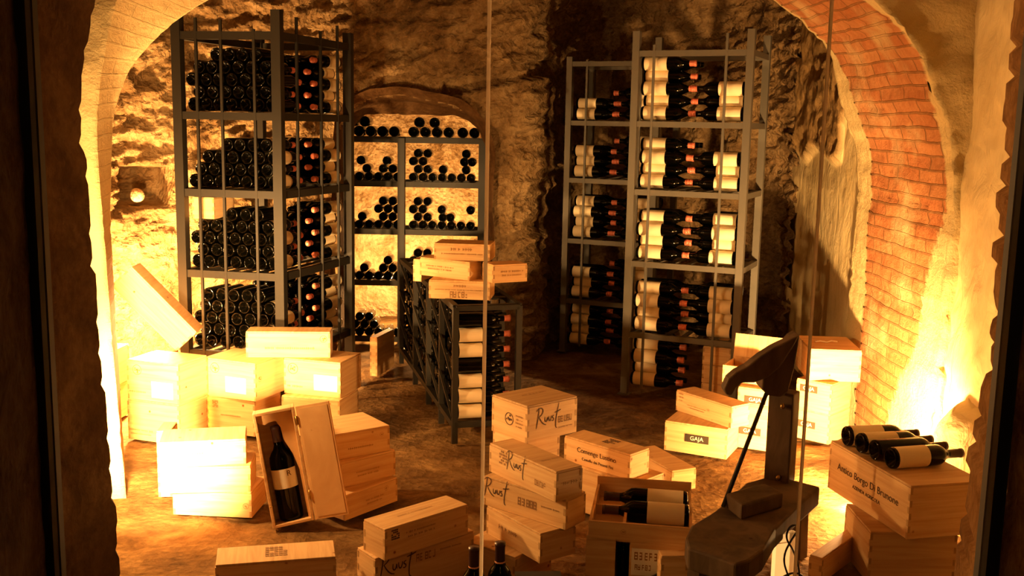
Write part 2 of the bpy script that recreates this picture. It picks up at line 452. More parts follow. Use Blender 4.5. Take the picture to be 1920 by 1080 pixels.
# brick rib of the vault: near edge and far edge, right foot to left foot
NEAR = [(1.95, 4.62, -0.03), (1.95, 4.62, 1.0), (1.945, 4.62, 1.55)] + [atY(1762, 200, 4.62), atY(1740, 120, 4.62), atY(1700, 60, 4.62), atY(1620, -20, 4.62), Vector((1.1, 4.6, 2.52)), Vector((0.4, 4.55, 2.68)), Vector((-0.4, 4.5, 2.66)), Vector((-1.1, 4.45, 2.48)), atY(262, -80, 4.42), atY(215, 0, 4.4), atY(187, 150, 4.4), atY(180, 260, 4.4), Vector((-1.74, 4.4, 1.2)), Vector((-1.72, 4.4, 0.6)), Vector((-1.69, 4.4, -0.03))]
FAR = [(1.93, 5.9, -0.03), (1.93, 5.9, 1.0), (1.925, 5.9, 1.55)] + [atY(1580, 230, 5.9), atY(1562, 110, 5.9), atY(1520, 55, 5.9), atY(1450, 0, 5.9), Vector((1.1, 5.8, 2.5)), Vector((0.4, 5.6, 2.62)), Vector((-0.3, 5.3, 2.58)), Vector((-0.9, 5.0, 2.42)), atY(375, 0, 4.72), atY(250, 112, 4.68), atY(222, 180, 4.66), atY(210, 240, 4.65), Vector((-1.80, 4.63, 1.2)), Vector((-1.79, 4.63, 0.6)), Vector((-1.78, 4.63, -0.03))]
def build_rib():
    m, k = 260, 76
    a_ = smooth_poly(NEAR, 2); b_ = smooth_poly(FAR, 2)
    A = [lerp_poly(a_, i / (m - 1)) for i in range(m)]; Bp = [lerp_poly(b_, i / (m - 1)) for i in range(m)]
    # resample so both edges share heights on the feet
    rows = []; marg = {}; uvs = {}
    s = 0
    for i in range(m):
        if i: s += (A[i] - A[i - 1]).length
        t = (A[min(i + 1, m - 1)] - A[max(i - 1, 0)]).normalized()
        e = (Bp[i] - A[i]); n = e.cross(t).normalized()
        if n.dot(Vector((0.05, 5.0, 1.2)) - A[i]) < 0: n.negate()
        r = []
        wid = e.length
        for j in range(k):
            f = (-0.10 + 0.10 * j / 14) if j < 14 else 1.02 * (j - 14) / (k - 15)
            q = A[i] + e * max(0, min(1, f))
            back = 0.0
            if f < 0: back = (-f / 0.10) ** 1.3 * 0.75
            if f > 1: back = (f - 1) / 0.02 * 0.10
            u = max(0, min(1, f)) * wid
            course = math.floor(s / 0.066); jit = noise.noise(Vector((course * 3.7, math.floor(u / 0.27 + (course % 2) * 0.5) * 5.1, 0.5)))
            d = (jit * 0.010 + fbm(Vector((u * 5, s * 5, 1)), 3) * 0.010) * (1 if q.x > 0 else 0.15)
            g = (s / 0.066) % 1.0
            if g < 0.14: d -= 0.009 if q.x > 0 else 0.003
            if f < 0: q2 = q - n * back; d = 0.0; q = q + e.normalized() * ((fbm(q2 * 2.5, 4) * 0.05 + ridge(q2 * 6, 3) * 0.03 - 0.01) * min(1, back * 8))
            r.append(q + n * (d - back) - e.normalized() * ((0.03 if q.x > 0 else 0.008) * jit * max(0, 1 + f / 0.02) if f <= 0.02 else 0))
            me_ = 1.0 if f < -0.004 else (max(0.0, min(0.85, (0.2 - q.x) / 1.2)) if q.x < 0.2 else 0.0)
            if q.x > 0.8:
                fe = (0.80 if q.z < 1.8 else 0.80 + min(0.16, (q.z - 1.8) * 0.5)) + 0.02 * noise.noise(Vector((s * 3, 0, 0)))
                if f > fe: me_ = 1
                nearw = 0.06 + 0.10 * noise.noise(Vector((s * 2.2, 4, 0))) + (0.34 * max(0, 1.25 - q.z))
                if f < nearw: me_ = 1
            marg[(i, j)] = me_; uvs[(i, j)] = (u - (back if f < 0 else 0), s)
        rows.append(r)
    structure(grid('trim_2', rows, 'arch_brick', attr={'margin': lambda i, j: marg[(i, j)]}, uv=lambda i, j: uvs[(i, j)]))
build_rib()

def build_ceiling():
    rows = []
    for j in range(90):
        y = 2.4 + 6.2 * j / 89; r = []
        for i in range(80):
            x = -3.0 + 5.4 * i / 79
            z = 3.05 - 0.12 * ((x + 0.3) / 2.5) ** 2 + ridge(Vector((x * 2, y * 2, 4)), 4) * 0.08
            r.append(Vector((x, y, z)))
        rows.append(r)
    structure(grid('ceiling', rows, 'tuff'))
build_ceiling()

def build_left_wall():
    # side wall of the bay between the front wall and the brick rib
    rows = []
    pl = [Vector((-1.75, 2.66, 0)), Vector((-2.0, 3.2, 0)), Vector((-2.0, 4.2, 0)), Vector((-1.9, 4.45, 0)), Vector((-2.05, 5.02, 0))]
    for j in range(70):
        b_ = lerp_poly(pl, j / 69); r = []
        for k in range(70):
            z = -0.03 + 3.1 * k / 69; r.append(Vector((b_.x + fbm(Vector((b_.y * 2, z * 2, 1)), 3) * 0.03, b_.y, z)))
        rows.append(r)
    structure(grid('wall_left', rows, 'tuff'))
build_left_wall()

def build_front():
    """the thick wall in front of the glass room: left and right cheeks with ragged far edges"""
    # left cheek: glass side (Y 1.3) -> far edge (Y 2.6) -> back face
    def cheek(name, nearx, pts, Yf, sgn, mat):
        zz = [-0.05 + 2.6 * k / 129 for k in range(130)]
        edge = sorted([(p.z, p.x) for p in pts])
        def ex(z):
            if z <= edge[0][0]: return edge[0][1]
            for (z0, x0), (z1, x1) in zip(edge, edge[1:]):
                if z <= z1: return x0 + (x1 - x0) * (z - z0) / (z1 - z0)
            return edge[-1][1]
        rows = []
        for z in zz:
            r = []
            course = math.floor(z / 0.075); jit = noise.noise(Vector((course * 3.3, 1.5, sgn)))
            g = (z / 0.075) % 1.0; nt_ = -0.012 if g < 0.16 else 0
            xe = ex(z) + sgn * (-jit * 0.016 + (0.016 if (g < 0.2) else 0)) * (1 if sgn > 0 else 0.4)
            for j in range(34):
                f = j / 33
                if f <= 0.75:
                    t = f / 0.75; y = 1.2 + (Yf - 1.2) * t
                    x = nearx[0] + (nearx[1] - nearx[0]) * min(1, (y - 1.2) / 1.1) if y < 2.3 else nearx[1] + (xe - nearx[1]) * (y - 2.3) / (Yf - 2.3)
                else:
                    t = (f - 0.75) / 0.25; y = Yf + 0.04 * min(1, t * 4); x = xe + sgn * 1.2 * t
                d = fbm(Vector((x * 5, y * 5, z * 5)), 3) * 0.010 + (nt_ if y > 2.35 and sgn > 0 else 0)
                r.append(Vector((x + sgn * abs(d) * (1 if f < 0.7 else 0.3), y, z)))
            rows.append(r)
        return structure(grid(name, rows, mat))
    lp = [atY(x, y, 2.6) for x, y in ((202, -60), (200, 0), (190, 60), (172, 150), (166, 240), (168, 276), (178, 290), (190, 450), (203, 620), (222, 820), (236, 960), (244, 1080), (250, 1300))]
    cheek('wall_front_left', (-0.82, -1.07), lp, 2.6, -1, 'shaded_stone')  # left cheek's shade is painted in by the darker stone
    rp = [atY(x, y, 3.0) for x, y in ((1893, -60), (1892, 0), (1886, 100), (1880, 200), (1872, 310), (1866, 380), (1868, 400), (1860, 470), (1856, 545), (1862, 575), (1850, 610), (1846, 690), (1834, 720), (1824, 800), (1810, 860), (1808, 900), (1796, 960), (1790, 1010), (1786, 1080), (1775, 1300))]
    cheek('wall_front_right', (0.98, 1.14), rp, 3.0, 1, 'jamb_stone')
    # lintel above the opening
    mb = MB(); mb.box((-1.6, 2.3, 2.35), (2.0, 2.66, 3.1)); structure(mb.build('trim_3', 'jamb_stone'))
build_front()

def build_ledge():
    # rough earth ledge at the foot of the right wall, near the jamb
    c = Vector((2.0, 4.28, 0.0)); rows = []
    for i in range(40):
        th = i / 39 * math.pi; r = []
        for j in range(30):
            f = j / 29
            rad = 0.44 * math.cos(f * math.pi / 2) ** 0.8
            h = 0.50 * math.sin(f * math.pi / 2)
            q = c + Vector((-abs(math.sin(th)) * rad * 0.55, math.cos(th) * rad * 0.62, h))
            q += Vector((1, 0.3, 1)) * (ridge(q * 5, 4) * 0.05)
            r.append(q)
        rows.append(r)
    structure(grid('trim_4', rows, 'plaster', attr={'bare': lambda i, j: 0.0}))
build_ledge()

def build_glass():
    g = structure(link('window_1', None))
    y0, y1 = 2.295, 2.305
    j1, j2 = -0.0597, 0.674
    for a_, b_ in ((-1.045, j1 - 0.004), (j1 + 0.004, j2 - 0.0025), (j2 + 0.0025, 1.105)):
        mb = MB(); mb.box((a_, y0, 0.0), (b_, y1, 2.34)); mb.build('glass_pane', 'pane_glass', g)
    for x, wd in ((j1, 0.0085), (j2, 0.0052)):
        mb = MB(); h_ = wd / 2; z1 = 2.34
        mb.add([(x - h_, y1, 0), (x - h_, y0 - .001, 0), (x + h_, y0 - .001, 0), (x + h_, y1, 0), (x - h_, y1, z1), (x - h_, y0 - .001, z1), (x + h_, y0 - .001, z1), (x + h_, y1, z1)], [(0, 1, 5, 4), (1, 2, 6, 5), (2, 3, 7, 6)])
        mb.build('glass_joint', 'joint_silicone', g)
    mb = MB(); mb.box((-1.075, 2.27, 0), (-1.045, 2.33, 2.35)); mb.box((1.105, 2.27, 0), (1.135, 2.33, 2.35)); mb.box((-1.075, 2.27, 2.34), (1.135, 2.33, 2.37))
    mb.build('frame', 'black_frame', g)
build_glass()

# ------------------------------------------------------------------ marks and crates
def text_mesh(txt, size, name='printed_text'):
    c = bpy.data.curves.new('t', 'FONT'); c.body = txt; c.size = size; c.align_x = 'CENTER'; c.align_y = 'CENTER'; c.extrude = 0.0003
    o = bpy.data.objects.new('t', c); me = bpy.data.meshes.new_from_object(o)
    bpy.data.objects.remove(o); bpy.data.curves.remove(c); me.name = name; return me
STROKES = [
    [(.10, .52), (.09, .35), (.05, .12), (.0, -.10)], [(.0, .44), (.10, .53), (.22, .52), (.28, .43), (.22, .31), (.10, .24)], [(.12, .24), (.20, .10), (.30, .0), (.40, -.03)],
    [(.36, .22), (.35, .10), (.40, .05), (.45, .12), (.46, .22), (.47, .08)], [(.51, .22), (.52, .09), (.57, .06), (.61, .14), (.62, .22)],
    [(.72, .22), (.66, .20), (.66, .15), (.72, .12), (.70, .05), (.63, .06)], [(.92, .58), (.86, .35), (.80, .05), (.80, -.18), (.86, -.20)], [(.74, .30), (.86, .32), (1.0, .36)]]
def ribbon(mb, pts, wd):
    pts = [Vector((p[0], p[1], 0)) for p in smooth_poly([(x, y, 0) for x, y in pts], 2)]
    vs = []; n = len(pts)
    for i, p in enumerate(pts):
        t = (pts[min(i + 1, n - 1)] - pts[max(i - 1, 0)]).normalized(); s = Vector((-t.y, t.x, 0))
        ww = wd * (0.6 + 0.5 * math.sin(math.pi * (i + 0.5) / n))
        vs += [p + s * ww / 2, p - s * ww / 2]
    mb.add(vs, [(2 * i + 1, 2 * i + 3, 2 * i + 2, 2 * i) for i in range(n - 1)])
def mark(parent, M, kind, size, arg=None):
    rnd = random.Random(zlib.crc32(repr((kind, round(size, 3), str(arg))).encode()))
    M = M @ Matrix.Translation((0, 0, 0.0012))
    if kind == 'script':
        mb = MB()
        for st in STROKES: ribbon(mb, [((x - 0.5) * size, (y - 0.15) * size) for x, y in st], 0.030 * size)
        mb.build('handwritten_name', arg or 'ink', parent, M)
    elif kind == 'emblem':
        mb = MB(); n = 24
        for r0, r1 in ((0.44, 0.5), (0.0, 0.0)):
            if r1 == 0: continue
            vs = []
            for i in range(n):
                a_ = 2 * math.pi * i / n; vs += [(r0 * size * math.cos(a_), r0 * size * math.sin(a_), 0), (r1 * size * math.cos(a_), r1 * size * math.sin(a_), 0)]
            mb.add(vs, [(2 * i, 2 * i + 1, (2 * i + 3) % (2 * n), (2 * i + 2) % (2 * n)) for i in range(n)])
        for i in range(9):
            a_ = rnd.random() * 6.28; rr = rnd.random() * 0.3 * size; x, y = rr * math.cos(a_), rr * math.sin(a_); s = size * (0.05 + 0.06 * rnd.random())
            mb.add([(x - s, y - s * .6, 0), (x + s * .8, y - s, 0), (x + s, y + s * .7, 0), (x - s * .5, y + s, 0)], [(0, 1, 2, 3)])
        mb.build('stamped_emblem', arg or 'faint_ink', parent, M)
    elif kind == 'crest':
        mb = MB()
        for r in range(5):
            for c in range(5):
                if rnd.random() < 0.75:
                    x, y = (c - 2) * size * .2, (r - 2) * size * .22; s = size * .085
                    mb.add([(x - s, y - s, 0), (x + s, y - s * .8, 0), (x + s * .9, y + s, 0), (x - s, y + s * .9, 0)], [(0, 1, 2, 3)])
        mb.build('stamped_emblem', arg or 'faint_ink', parent, M)
    elif kind == 'bars':                       # lines of small lettering
        mb = MB(); lines, h = arg if arg else (1, 0.012)
        for l in range(lines):
            x = -size / 2 * (1 - 0.12 * (l % 2)); end = -x; y = (lines / 2 - l - 0.5) * h * 2.0
            while x < end:
                wd = h * (0.5 + 0.5 * rnd.random()); hh = h * (0.35 + 0.25 * rnd.random())
                mb.add([(x, y - hh, 0), (x + wd * .35, y - hh, 0), (x + wd * .35, y + hh, 0), (x, y + hh, 0)], [(0, 1, 2, 3)])
                mb.add([(x + wd * .35, y - hh * .2, 0), (x + wd * .8, y - hh * .2, 0), (x + wd * .8, y + hh * .35, 0), (x + wd * .35, y + hh * .35, 0)], [(0, 1, 2, 3)])
                x += wd * 1.05 + (h * 0.7 if rnd.random() < 0.16 else 0)
        mb.build('printed_line', 'faint_ink', parent, M)
    elif kind == 'blocks':                     # block printed date
        mb = MB(); h = size * 0.34; x = -size / 2
        for g in range(5):
            wd = size * 0.15
            if g == 2: x += size * 0.07
            for (x0, y0, x1, y1) in ((0, -.5, .22, .5), (.78, -.5, 1, .5), (.22, .3, .78, .5), (.22, -.5, .78, -.3), (.22, -.1, .78, .1)):
                if rnd.random() < 0.85:
                    mb.add([(x + x0 * wd, y0 * h, 0), (x + x1 * wd, y0 * h, 0), (x + x1 * wd, y1 * h, 0), (x + x0 * wd, y1 * h, 0)], [(0, 1, 2, 3)])
            x += wd * 1.22
        mb.build('stamped_number', arg or 'faint_ink', parent, M)
    elif kind == 'paper':
        wd, hh = size, arg; mb = MB(); mb.box((-wd / 2, -hh / 2, -0.0008), (wd / 2, hh / 2, 0.0004)); p = mb.build('paper_label', 'paper', parent, M); p['label'] = 'white paper label'
        return p
    elif kind == 'plate':
        wd, hh, txt = size, arg[0], arg[1]; mb = MB(); mb.box((-wd / 2, -hh / 2, -0.0008), (wd / 2, hh / 2, 0.0006)); p = mb.build('name_plate', 'black_plate', parent, M); p['label'] = 'black plate with white letters'
        if txt:
            me = text_mesh(txt, hh * 0.72); me.materials.append(MATS['paper']); link('lettering', me, p, Matrix.Translation((0, 0, 0.0012)))
    elif kind == 'text':
        me = text_mesh(arg[0], size); me.materials.append(MATS[arg[1] if len(arg) > 1 else 'ink']); link('printed_text', me, parent, M)

def crate(N_, yaw, la, lb, h, z, label, marks=(), group=None, lid='flat', name='wine_crate', tilt=None, cat='crate', M=None):
    """N_ = nearest bottom corner; la runs to the left corner, lb to the right corner (as seen from the camera)"""
    psi = R(yaw)
    if M is None:
        v = Vector((math.cos(psi), math.sin(psi), 0)); u = Vector((-math.sin(psi), math.cos(psi), 0))
        c = Vector((N_[0], N_[1], z)) + v * lb / 2 + u * la / 2
        M = Matrix.Translation(c) @ Matrix.Rotation(psi, 4, 'Z')
        if tilt is not None: M = M @ tilt
    t = thing(name, label, cat, M, group)
    X, Y, th = lb / 2, la / 2, 0.010
    top = h - 0.009 if lid == 'flat' else h
    mb = MB()
    if lid == 'flat': mb.box((-X, -Y, 0), (X, Y, top))
    else:
        mb.box((-X, -Y, 0), (X, Y, th)); mb.box((-X, -Y, th), (-X + th, Y, h)); mb.box((X - th, -Y, th), (X, Y, h))
        mb.box((-X + th, -Y, th), (X - th, -Y + th, h)); mb.box((-X + th, Y - th, th), (X - th, Y, h))
    nt_ = max(4, int(top / 0.022)); s = top / nt_; e = 0.0007
    for i in range(nt_):                       # finger joints at the four upright edges
        z0, z1 = i * s, (i + 1) * s
        if i % 2:
            for sx in (-1, 1):
                for sy in (-1, 1):
                    x0, x1 = sorted((sx * X, sx * (X - th))); y0, y1 = sorted((sy * (Y + e), sy * Y)); mb.box((x0, y0, z0), (x1, y1, z1), 1)
        else:
            for sx in (-1, 1):
                for sy in (-1, 1):
                    y0, y1 = sorted((sy * Y, sy * (Y - th))); x0, x1 = sorted((sx * (X + e), sx * X)); mb.box((x0, y0, z0), (x1, y1, z1), 1)
    mb.build('body', ['crate_wood', 'end_grain'], t)
    if lid == 'flat':
        mb = MB(); mb.box((-X + 0.001, -Y + 0.001, top), (X - 0.001, Y - 0.001, h))
        bevel(mb.build('lid', 'lid_wood', t), 0.002)
    for (face, sx, sy, kind, size, *arg) in marks:
        if face == 'A':
            F = Matrix(((0, 0, -1, -X), (-1, 0, 0, Y - sx * la), (0, 1, 0, sy * h), (0, 0, 0, 1)))
        elif face == 'B':
            F = Matrix(((1, 0, 0, -X + sx * lb), (0, 0, -1, -Y), (0, 1, 0, sy * h), (0, 0, 0, 1)))
        else:
            if yaw < 45: F = Matrix(((1, 0, 0, -X + sx * lb), (0, 1, 0, -Y + sy * la), (0, 0, 1, h), (0, 0, 0, 1)))
            else: F = Matrix(((0, 1, 0, -X + sy * lb), (-1, 0, 0, Y - sx * la), (0, 0, 1, h), (0, 0, 0, 1)))
        mark(t, F, kind, size, *(arg or (None,)))
    return t

# -- left group
lw = (('A', .68, .30, 'paper', .13, .085), ('A', .2, .76, 'emblem', .055), ('A', .2, .2, 'bars', .10, (1, .012)))
crate((-1.674, 5.095), 71, .315, .24, .212, 0, 'bright crate on the floor at far left, under the crate with a white label', [('A', .25, .2, 'bars', .14, (2, .010))], 'large crates against the left wall')
crate((-1.673, 5.104), 71, .314, .24, .206, .2125, 'crate with white paper label at far left, below the tilted bright crate', lw, 'large crates against the left wall')
crate((-1.333, 5.266), 72, .29, .26, .198, 0, 'bright crate on the floor under the middle labelled crate of the left group', [('A', .18, .78, 'crest', .035), ('A', .5, .5, 'bars', .12, (1, .01))], 'large crates against the left wall')
crate((-1.319, 5.236), 68, .325, .262, .202, .1985, 'middle one of three crates with white paper labels, left group', [('A', .62, .36, 'paper', .13, .085), ('A', .22, .76, 'emblem', .055), ('B', .15, .55, 'emblem', .03)], 'large crates against the left wall')
crate((-0.885, 5.247), 76, .33, .25, .21, 0, 'shaded crate on the floor under the labelled crate right of the left group', [('A', .55, .6, 'bars', .12, (1, .01))], 'large crates against the left wall')
crate((-0.888, 5.290), 74, .326, .26, .190, .2105, 'crate with finger joints and a framed paper label, right end of the left group', [('A', .74, .38, 'paper', .135, .085), ('A', .16, .72, 'emblem', .06), ('A', .2, .22, 'bars', .09, (1, .012))], 'large crates against the left wall')
crate((-0.960, 5.404), 94, .44, .13, .139, .4012, 'long shallow crate lying across the tops of two labelled crates', [('A', .92, .72, 'emblem', .038), ('A', .52, .36, 'bars', .26, (1, .012))])
# leaning and lying crates behind the left group
M = Matrix.Translation((-1.90, 5.50, 0.642)) @ Matrix.Rotation(R(4), 4, 'Z') @ Matrix.Rotation(R(47), 4, 'Y') @ Matrix.Rotation(R(90), 4, 'Z')
crate(None, 0, .48, .16, .15, 0, 'overexposed white crate tilted on its corner at far left', [], M=M @ Matrix.Translation((0, 0, -0.075)))
crate((-2.16, 5.45), 84, .30, .22, .20, 0, 'shaded crate on the floor at far left behind the labelled crates')
crate((-2.14, 5.46), 86, .28, .2, .20, .2005, 'bright crate in the back left corner under the tilted crate')

# -- white crates on the left
crate((-1.070, 4.142), 86, .336, .2, .112, 0, 'lowest of three glaring white crates stacked at left', [('A', .93, .45, 'emblem', .025)], 'glaring white crates at left')
crate((-1.074, 4.150), 97, .341, .19, .110, .1125, 'middle of three glaring white crates stacked at left', [], 'glaring white crates at left')
crate((-1.099, 4.180), 103, .345, .19, .108, .223, 'topmost of three glaring white crates stacked at left', [('A', .42, .5, 'bars', .06, (1, .01))], 'glaring white crates at left')
crate((-1.475, 4.37), 96, .06, .14, .30, 0, 'narrow orange crate standing upright behind the glaring white crates')
# -- three flat crates behind the open bottle box
crate((-0.678, 4.129), 52, .19, .31, .110, 0, 'lowest of three flat crates stacked right of the open bottle box', [('B', .55, .42, 'bars', .10, (2, .008)), ('B', .78, .7, 'emblem', .022)], 'flat crates by the open bottle box')
crate((-0.713, 4.202), 43, .25, .292, .114, .1105, 'middle of three flat crates stacked right of the open bottle box', [('B', .5, .4, 'bars', .12, (2, .008))], 'flat crates by the open bottle box')
crate((-0.751, 4.223), 36, .25, .282, .114, .225, 'topmost of three flat crates stacked right of the open bottle box', [('B', .5, .35, 'bars', .12, (1, .010)), ('B', .86, .7, 'emblem', .018)], 'flat crates by the open bottle box')
# -- foreground
crate((-0.579, 3.335), 103, .394, .145, .19, 0, 'crate with a crest stamped on its lid at the bottom left edge', [('T', .5, .55, 'crest', .075), ('A', .45, .2, 'bars', .12, (1, .012))])
crate((-0.450, 3.364), 39, .12, .42, .172, 0, 'lower crate of the dark pair at bottom centre, handwritten name on front', [('B', .22, .72, 'script', .15), ('B', .5, .76, 'blocks', .085), ('B', .75, .80, 'bars', .09, (1, .007))], 'dark pair at bottom centre')
crate((-0.415, 3.347), 43, .125, .37, .111, .1725, 'upper crate of the dark pair at bottom centre, left end brightly lit', [('B', .12, .75, 'crest', .035, 'ink'), ('B', .42, .62, 'bars', .13, (2, .008)), ('T', .5, .55, 'bars', .16, (1, .008))], 'dark pair at bottom centre')
# -- centre stack
crate((0.03, 3.52), 52, .24, .22, .118, 0, 'lowest crate of the centre stack, behind two upright bottles', [], 'centre stack of crates')
crate((0.116, 3.470), 36, .332, .16, .110, .119, 'crate second from the floor in the centre stack, faint stamp on its face', [('A', .42, .5, 'bars', .12, (1, .014))], 'centre stack of crates')
crate((0.205, 3.505), 51, .383, .12, .111, .2305, 'third crate up in the centre stack, turned, dark handwritten name', [('A', .17, .58, 'script', .12), ('A', .55, .5, 'blocks', .09), ('A', .82, .55, 'bars', .08, (1, .007))], 'centre stack of crates')
crate((0.167, 3.479), 37, .400, .12, .111, .3425, 'top long crate of the centre stack with crest and handwritten name', [('A', .22, .68, 'crest', .05), ('A', .43, .62, 'script', .12), ('A', .78, .36, 'blocks', .065), ('T', .72, .3, 'bars', .12, (1, .008)), ('B', .6, .55, 'bars', .08, (1, .012))], 'centre stack of crates')
crate((0.052, 3.890), 38, .20, .19, .224, 0, 'crate on the floor behind the centre stack, mostly hidden')
crate((0.055, 3.893), 38, .195, .186, .225, .225, 'upper crate behind the centre stack, carrying the square crate')
crate((0.067, 3.796), 40, .212, .257, .146, .4535, 'square crate with handwritten name on its bright right face', [('B', .42, .55, 'script', .125), ('B', .76, .46, 'blocks', .075), ('B', .76, .24, 'bars', .07, (1, .006)), ('A', .5, .5, 'emblem', .05, 'ink'), ('A', .78, .5, 'bars', .04, (4, .007)), ('T', .55, .6, 'bars', .12, (1, .012))])
crate((0.52, 4.09), 46, .36, .20, .199, 0, 'crate with small black label under the two line printed crate', [('A', .10, .62, 'plate', .035, (.045, ''))])
crate((0.501, 4.131), 46, .360, .13, .110, .2, 'crate with two printed lines on front and crest on its lid', [('A', .50, .58, 'text', .030, ('Comenge Lustino',)), ('A', .52, .26, 'text', .018, ('Castello dei Pesanti Fini',)), ('T', .55, .6, 'crest', .06, 'ink')])
crate((0.745, 4.55), 24, .36, .13, .10, .0, 'brown crate lying behind the printed crate, its right end lit')
# -- right cluster
crate((1.093, 5.034), 64, .325, .23, .156, 0, 'lower crate of the pair left of the wooden post, black name plate', [('A', .52, .53, 'plate', .125, (.042, 'GAJA'))], 'pale crates with black plates at right')
crate((1.112, 5.050), 35, .396, .13, .113, .157, 'upper crate of the pair left of the wooden post, turned, faint stamps', [('A', .09, .7, 'bars', .03, (3, .009)), ('A', .38, .38, 'bars', .13, (2, .006)), ('A', .60, .5, 'emblem', .014)])
crate((1.338, 5.175), 63, .175, .30, .236, 0, 'tall pale crate with black plate directly left of the wooden post', [('A', .42, .40, 'plate', .115, (.04, 'GAJA'))], 'pale crates with black plates at right')
crate((1.345, 5.178), 64, .178, .30, .086, .2365, 'shallow pale crate with black plate under the open lidded crate', [('A', .50, .30, 'plate', .11, (.038, 'GAJA'))], 'pale crates with black plates at right')
crate((1.69, 5.316), 48, .20, .24, .163, 0, 'lower pale crate with black plate right of the wooden post', [('A', .35, .52, 'plate', .10, (.038, 'GAJA'))], 'pale crates with black plates at right')
crate((1.69, 5.316), 48, .20, .24, .163, .1635, 'second pale crate with black plate right of the wooden post', [('A', .35, .72, 'plate', .10, (.038, 'GAJA'))], 'pale crates with black plates at right')
crate((1.585, 5.40), -5, .36, .27, .172, .327, 'white crate with brown lid topping the stack at the right wall', [('T', .5, .6, 'bars', .12, (1, .02))])
mb = MB(); mb.tube([(0, 0, 0), (.03, .01, .002), (.06, -.01, .0), (.09, .012, .004), (.12, 0, .001)], .004, 6)
tag(mb.build('ribbon_scrap', 'paper', None, Matrix.Translation((1.66, 5.56, .505))), 'pale scrap of ribbon on the lid of the white crate at right', 'ribbon')
# open lidded crate on the right cluster
def lidded():
    t = crate((1.352, 5.222), 62, .265, .19, .092, .3235, 'open crate with raised lid above the black plate crates', [], lid='open')
    mb = MB(); mb.box((-.005, -.13, 0), (.005, .13, .135)); l = mb.build('lid', 'lid_wood', t, Matrix.Translation((.086, 0, .095)) @ Matrix.Rotation(R(14), 4, 'Y'))
    mb = MB(); mb.box((-.004, -.115, 0), (.004, .115, .05)); mb.build('divider', 'end_grain', t, Matrix.Translation((.07, 0, .06)))
    return t
lidded()
# -- bottle crate at bottom right
crate((1.331, 3.628), 0, .286, .32, .197, 0, 'crate under the bottle topped crate at bottom right')
crate((1.437, 3.558), 13.2, .55, .30, .20, .1985, 'large crate with printed name carrying four lying bottles at bottom right', [('A', .50, .56, 'text', .040, ('Antico Borgo Di Brunone',)), ('A', .50, .34, 'text', .020, ('AZIENDA AGRICOLA',))])
p36 = atZ(1523, 1034, .1); q36 = atZ(1590, 988, .1); d36 = (q36 - p36)
crate((p36.x + .02, p36.y - .06), math.degrees(math.atan2(d36.y, d36.x)), .05, d36.length + .10, .10, 0, 'low narrow crate on the floor between bench and bottle crate')

# ------------------------------------------------------------------ bottles
BOT = [(0.0, 0.030), (0.012, 0.024), (0.024, 0.008), (0.031, 0.001), (0.034, 0.0), (0.037, 0.004), (0.0378, 0.012), (0.0378, 0.185), (0.0355, 0.200), (0.028, 0.214), (0.020, 0.224), (0.0155, 0.236), (0.0145, 0.285), (0.0165, 0.287), (0.0165, 0.294), (0.0145, 0.296), (0.0, 0.296)]
def mk_bottle(n=18):
    mb = MB(); mb.lathe(BOT, n); body = mb.mesh('wine_bottle', 'bottle_glass')
    mb = MB(); mb.lathe([(0.0383, 0.016), (0.0383, 0.142)], 16, arc=(R(-150), R(150))); lab = mb.mesh('paper_label', 'cream_paper')
    mb = MB(); mb.lathe([(0.0160, 0.262), (0.0160, 0.285), (0.0176, 0.287), (0.0176, 0.297), (0.0, 0.298)], 14); cap = mb.mesh('capsule', 'capsule_red')
    mb = MB(); mb.lathe([(0.0158, 0.240), (0.0158, 0.285), (0.0172, 0.287), (0.0172, 0.297), (0.0, 0.298)], 14); capd = mb.mesh('capsule', 'capsule_dark')
    return body, lab, cap, capd
BODY, LABEL, CAPR, CAPD = mk_bottle()
def align(axis, facing):
    """rotation with local Z = axis and local X turned towards facing"""
    z = Vector(axis).normalized(); x = Vector(facing); x = (x - z * x.dot(z)).normalized(); y = z.cross(x)
    return Matrix((x, y, z)).transposed().to_4x4()
def bottle(base, axis, label, group=None, parts='lc', scale=1.0, face=None, cap=None, cat='bottle', name='wine_bottle'):
    face = face or (EYEP - Vector(base))
    M = Matrix.Translation(base) @ align(axis, face) @ Matrix.Rotation(R(random.uniform(-20, 20)), 4, 'Z') @ Matrix.Scale(scale, 4)
    o = tag(link(name, BODY, None, M), label, cat, group)
    if 'l' in parts: link('paper_label', LABEL, o)
    if 'c' in parts: link('capsule', cap or CAPR, o)
    return o
# low poly copies for the uncountable rest
STUFF = MB()
LOW = [(0.0, 0.008), (0.036, 0.0), (0.0378, 0.01), (0.0378, 0.185), (0.016, 0.236), (0.015, 0.296), (0.0, 0.296)]
def stuff_bottle(base, axis, s=1.0):
    STUFF.lathe(LOW, 10, M=Matrix.Translation(base) @ align(axis, (0.3, -1, 0.2)) @ Matrix.Scale(s, 4))
ORD = ['first', 'second', 'third', 'fourth', 'fifth', 'sixth', 'seventh', 'eighth', 'ninth', 'tenth', 'eleventh', 'twelfth']
ROW = ['bottom row', 'second row', 'third row', 'fourth row', 'fifth row', 'sixth row', 'seventh row']

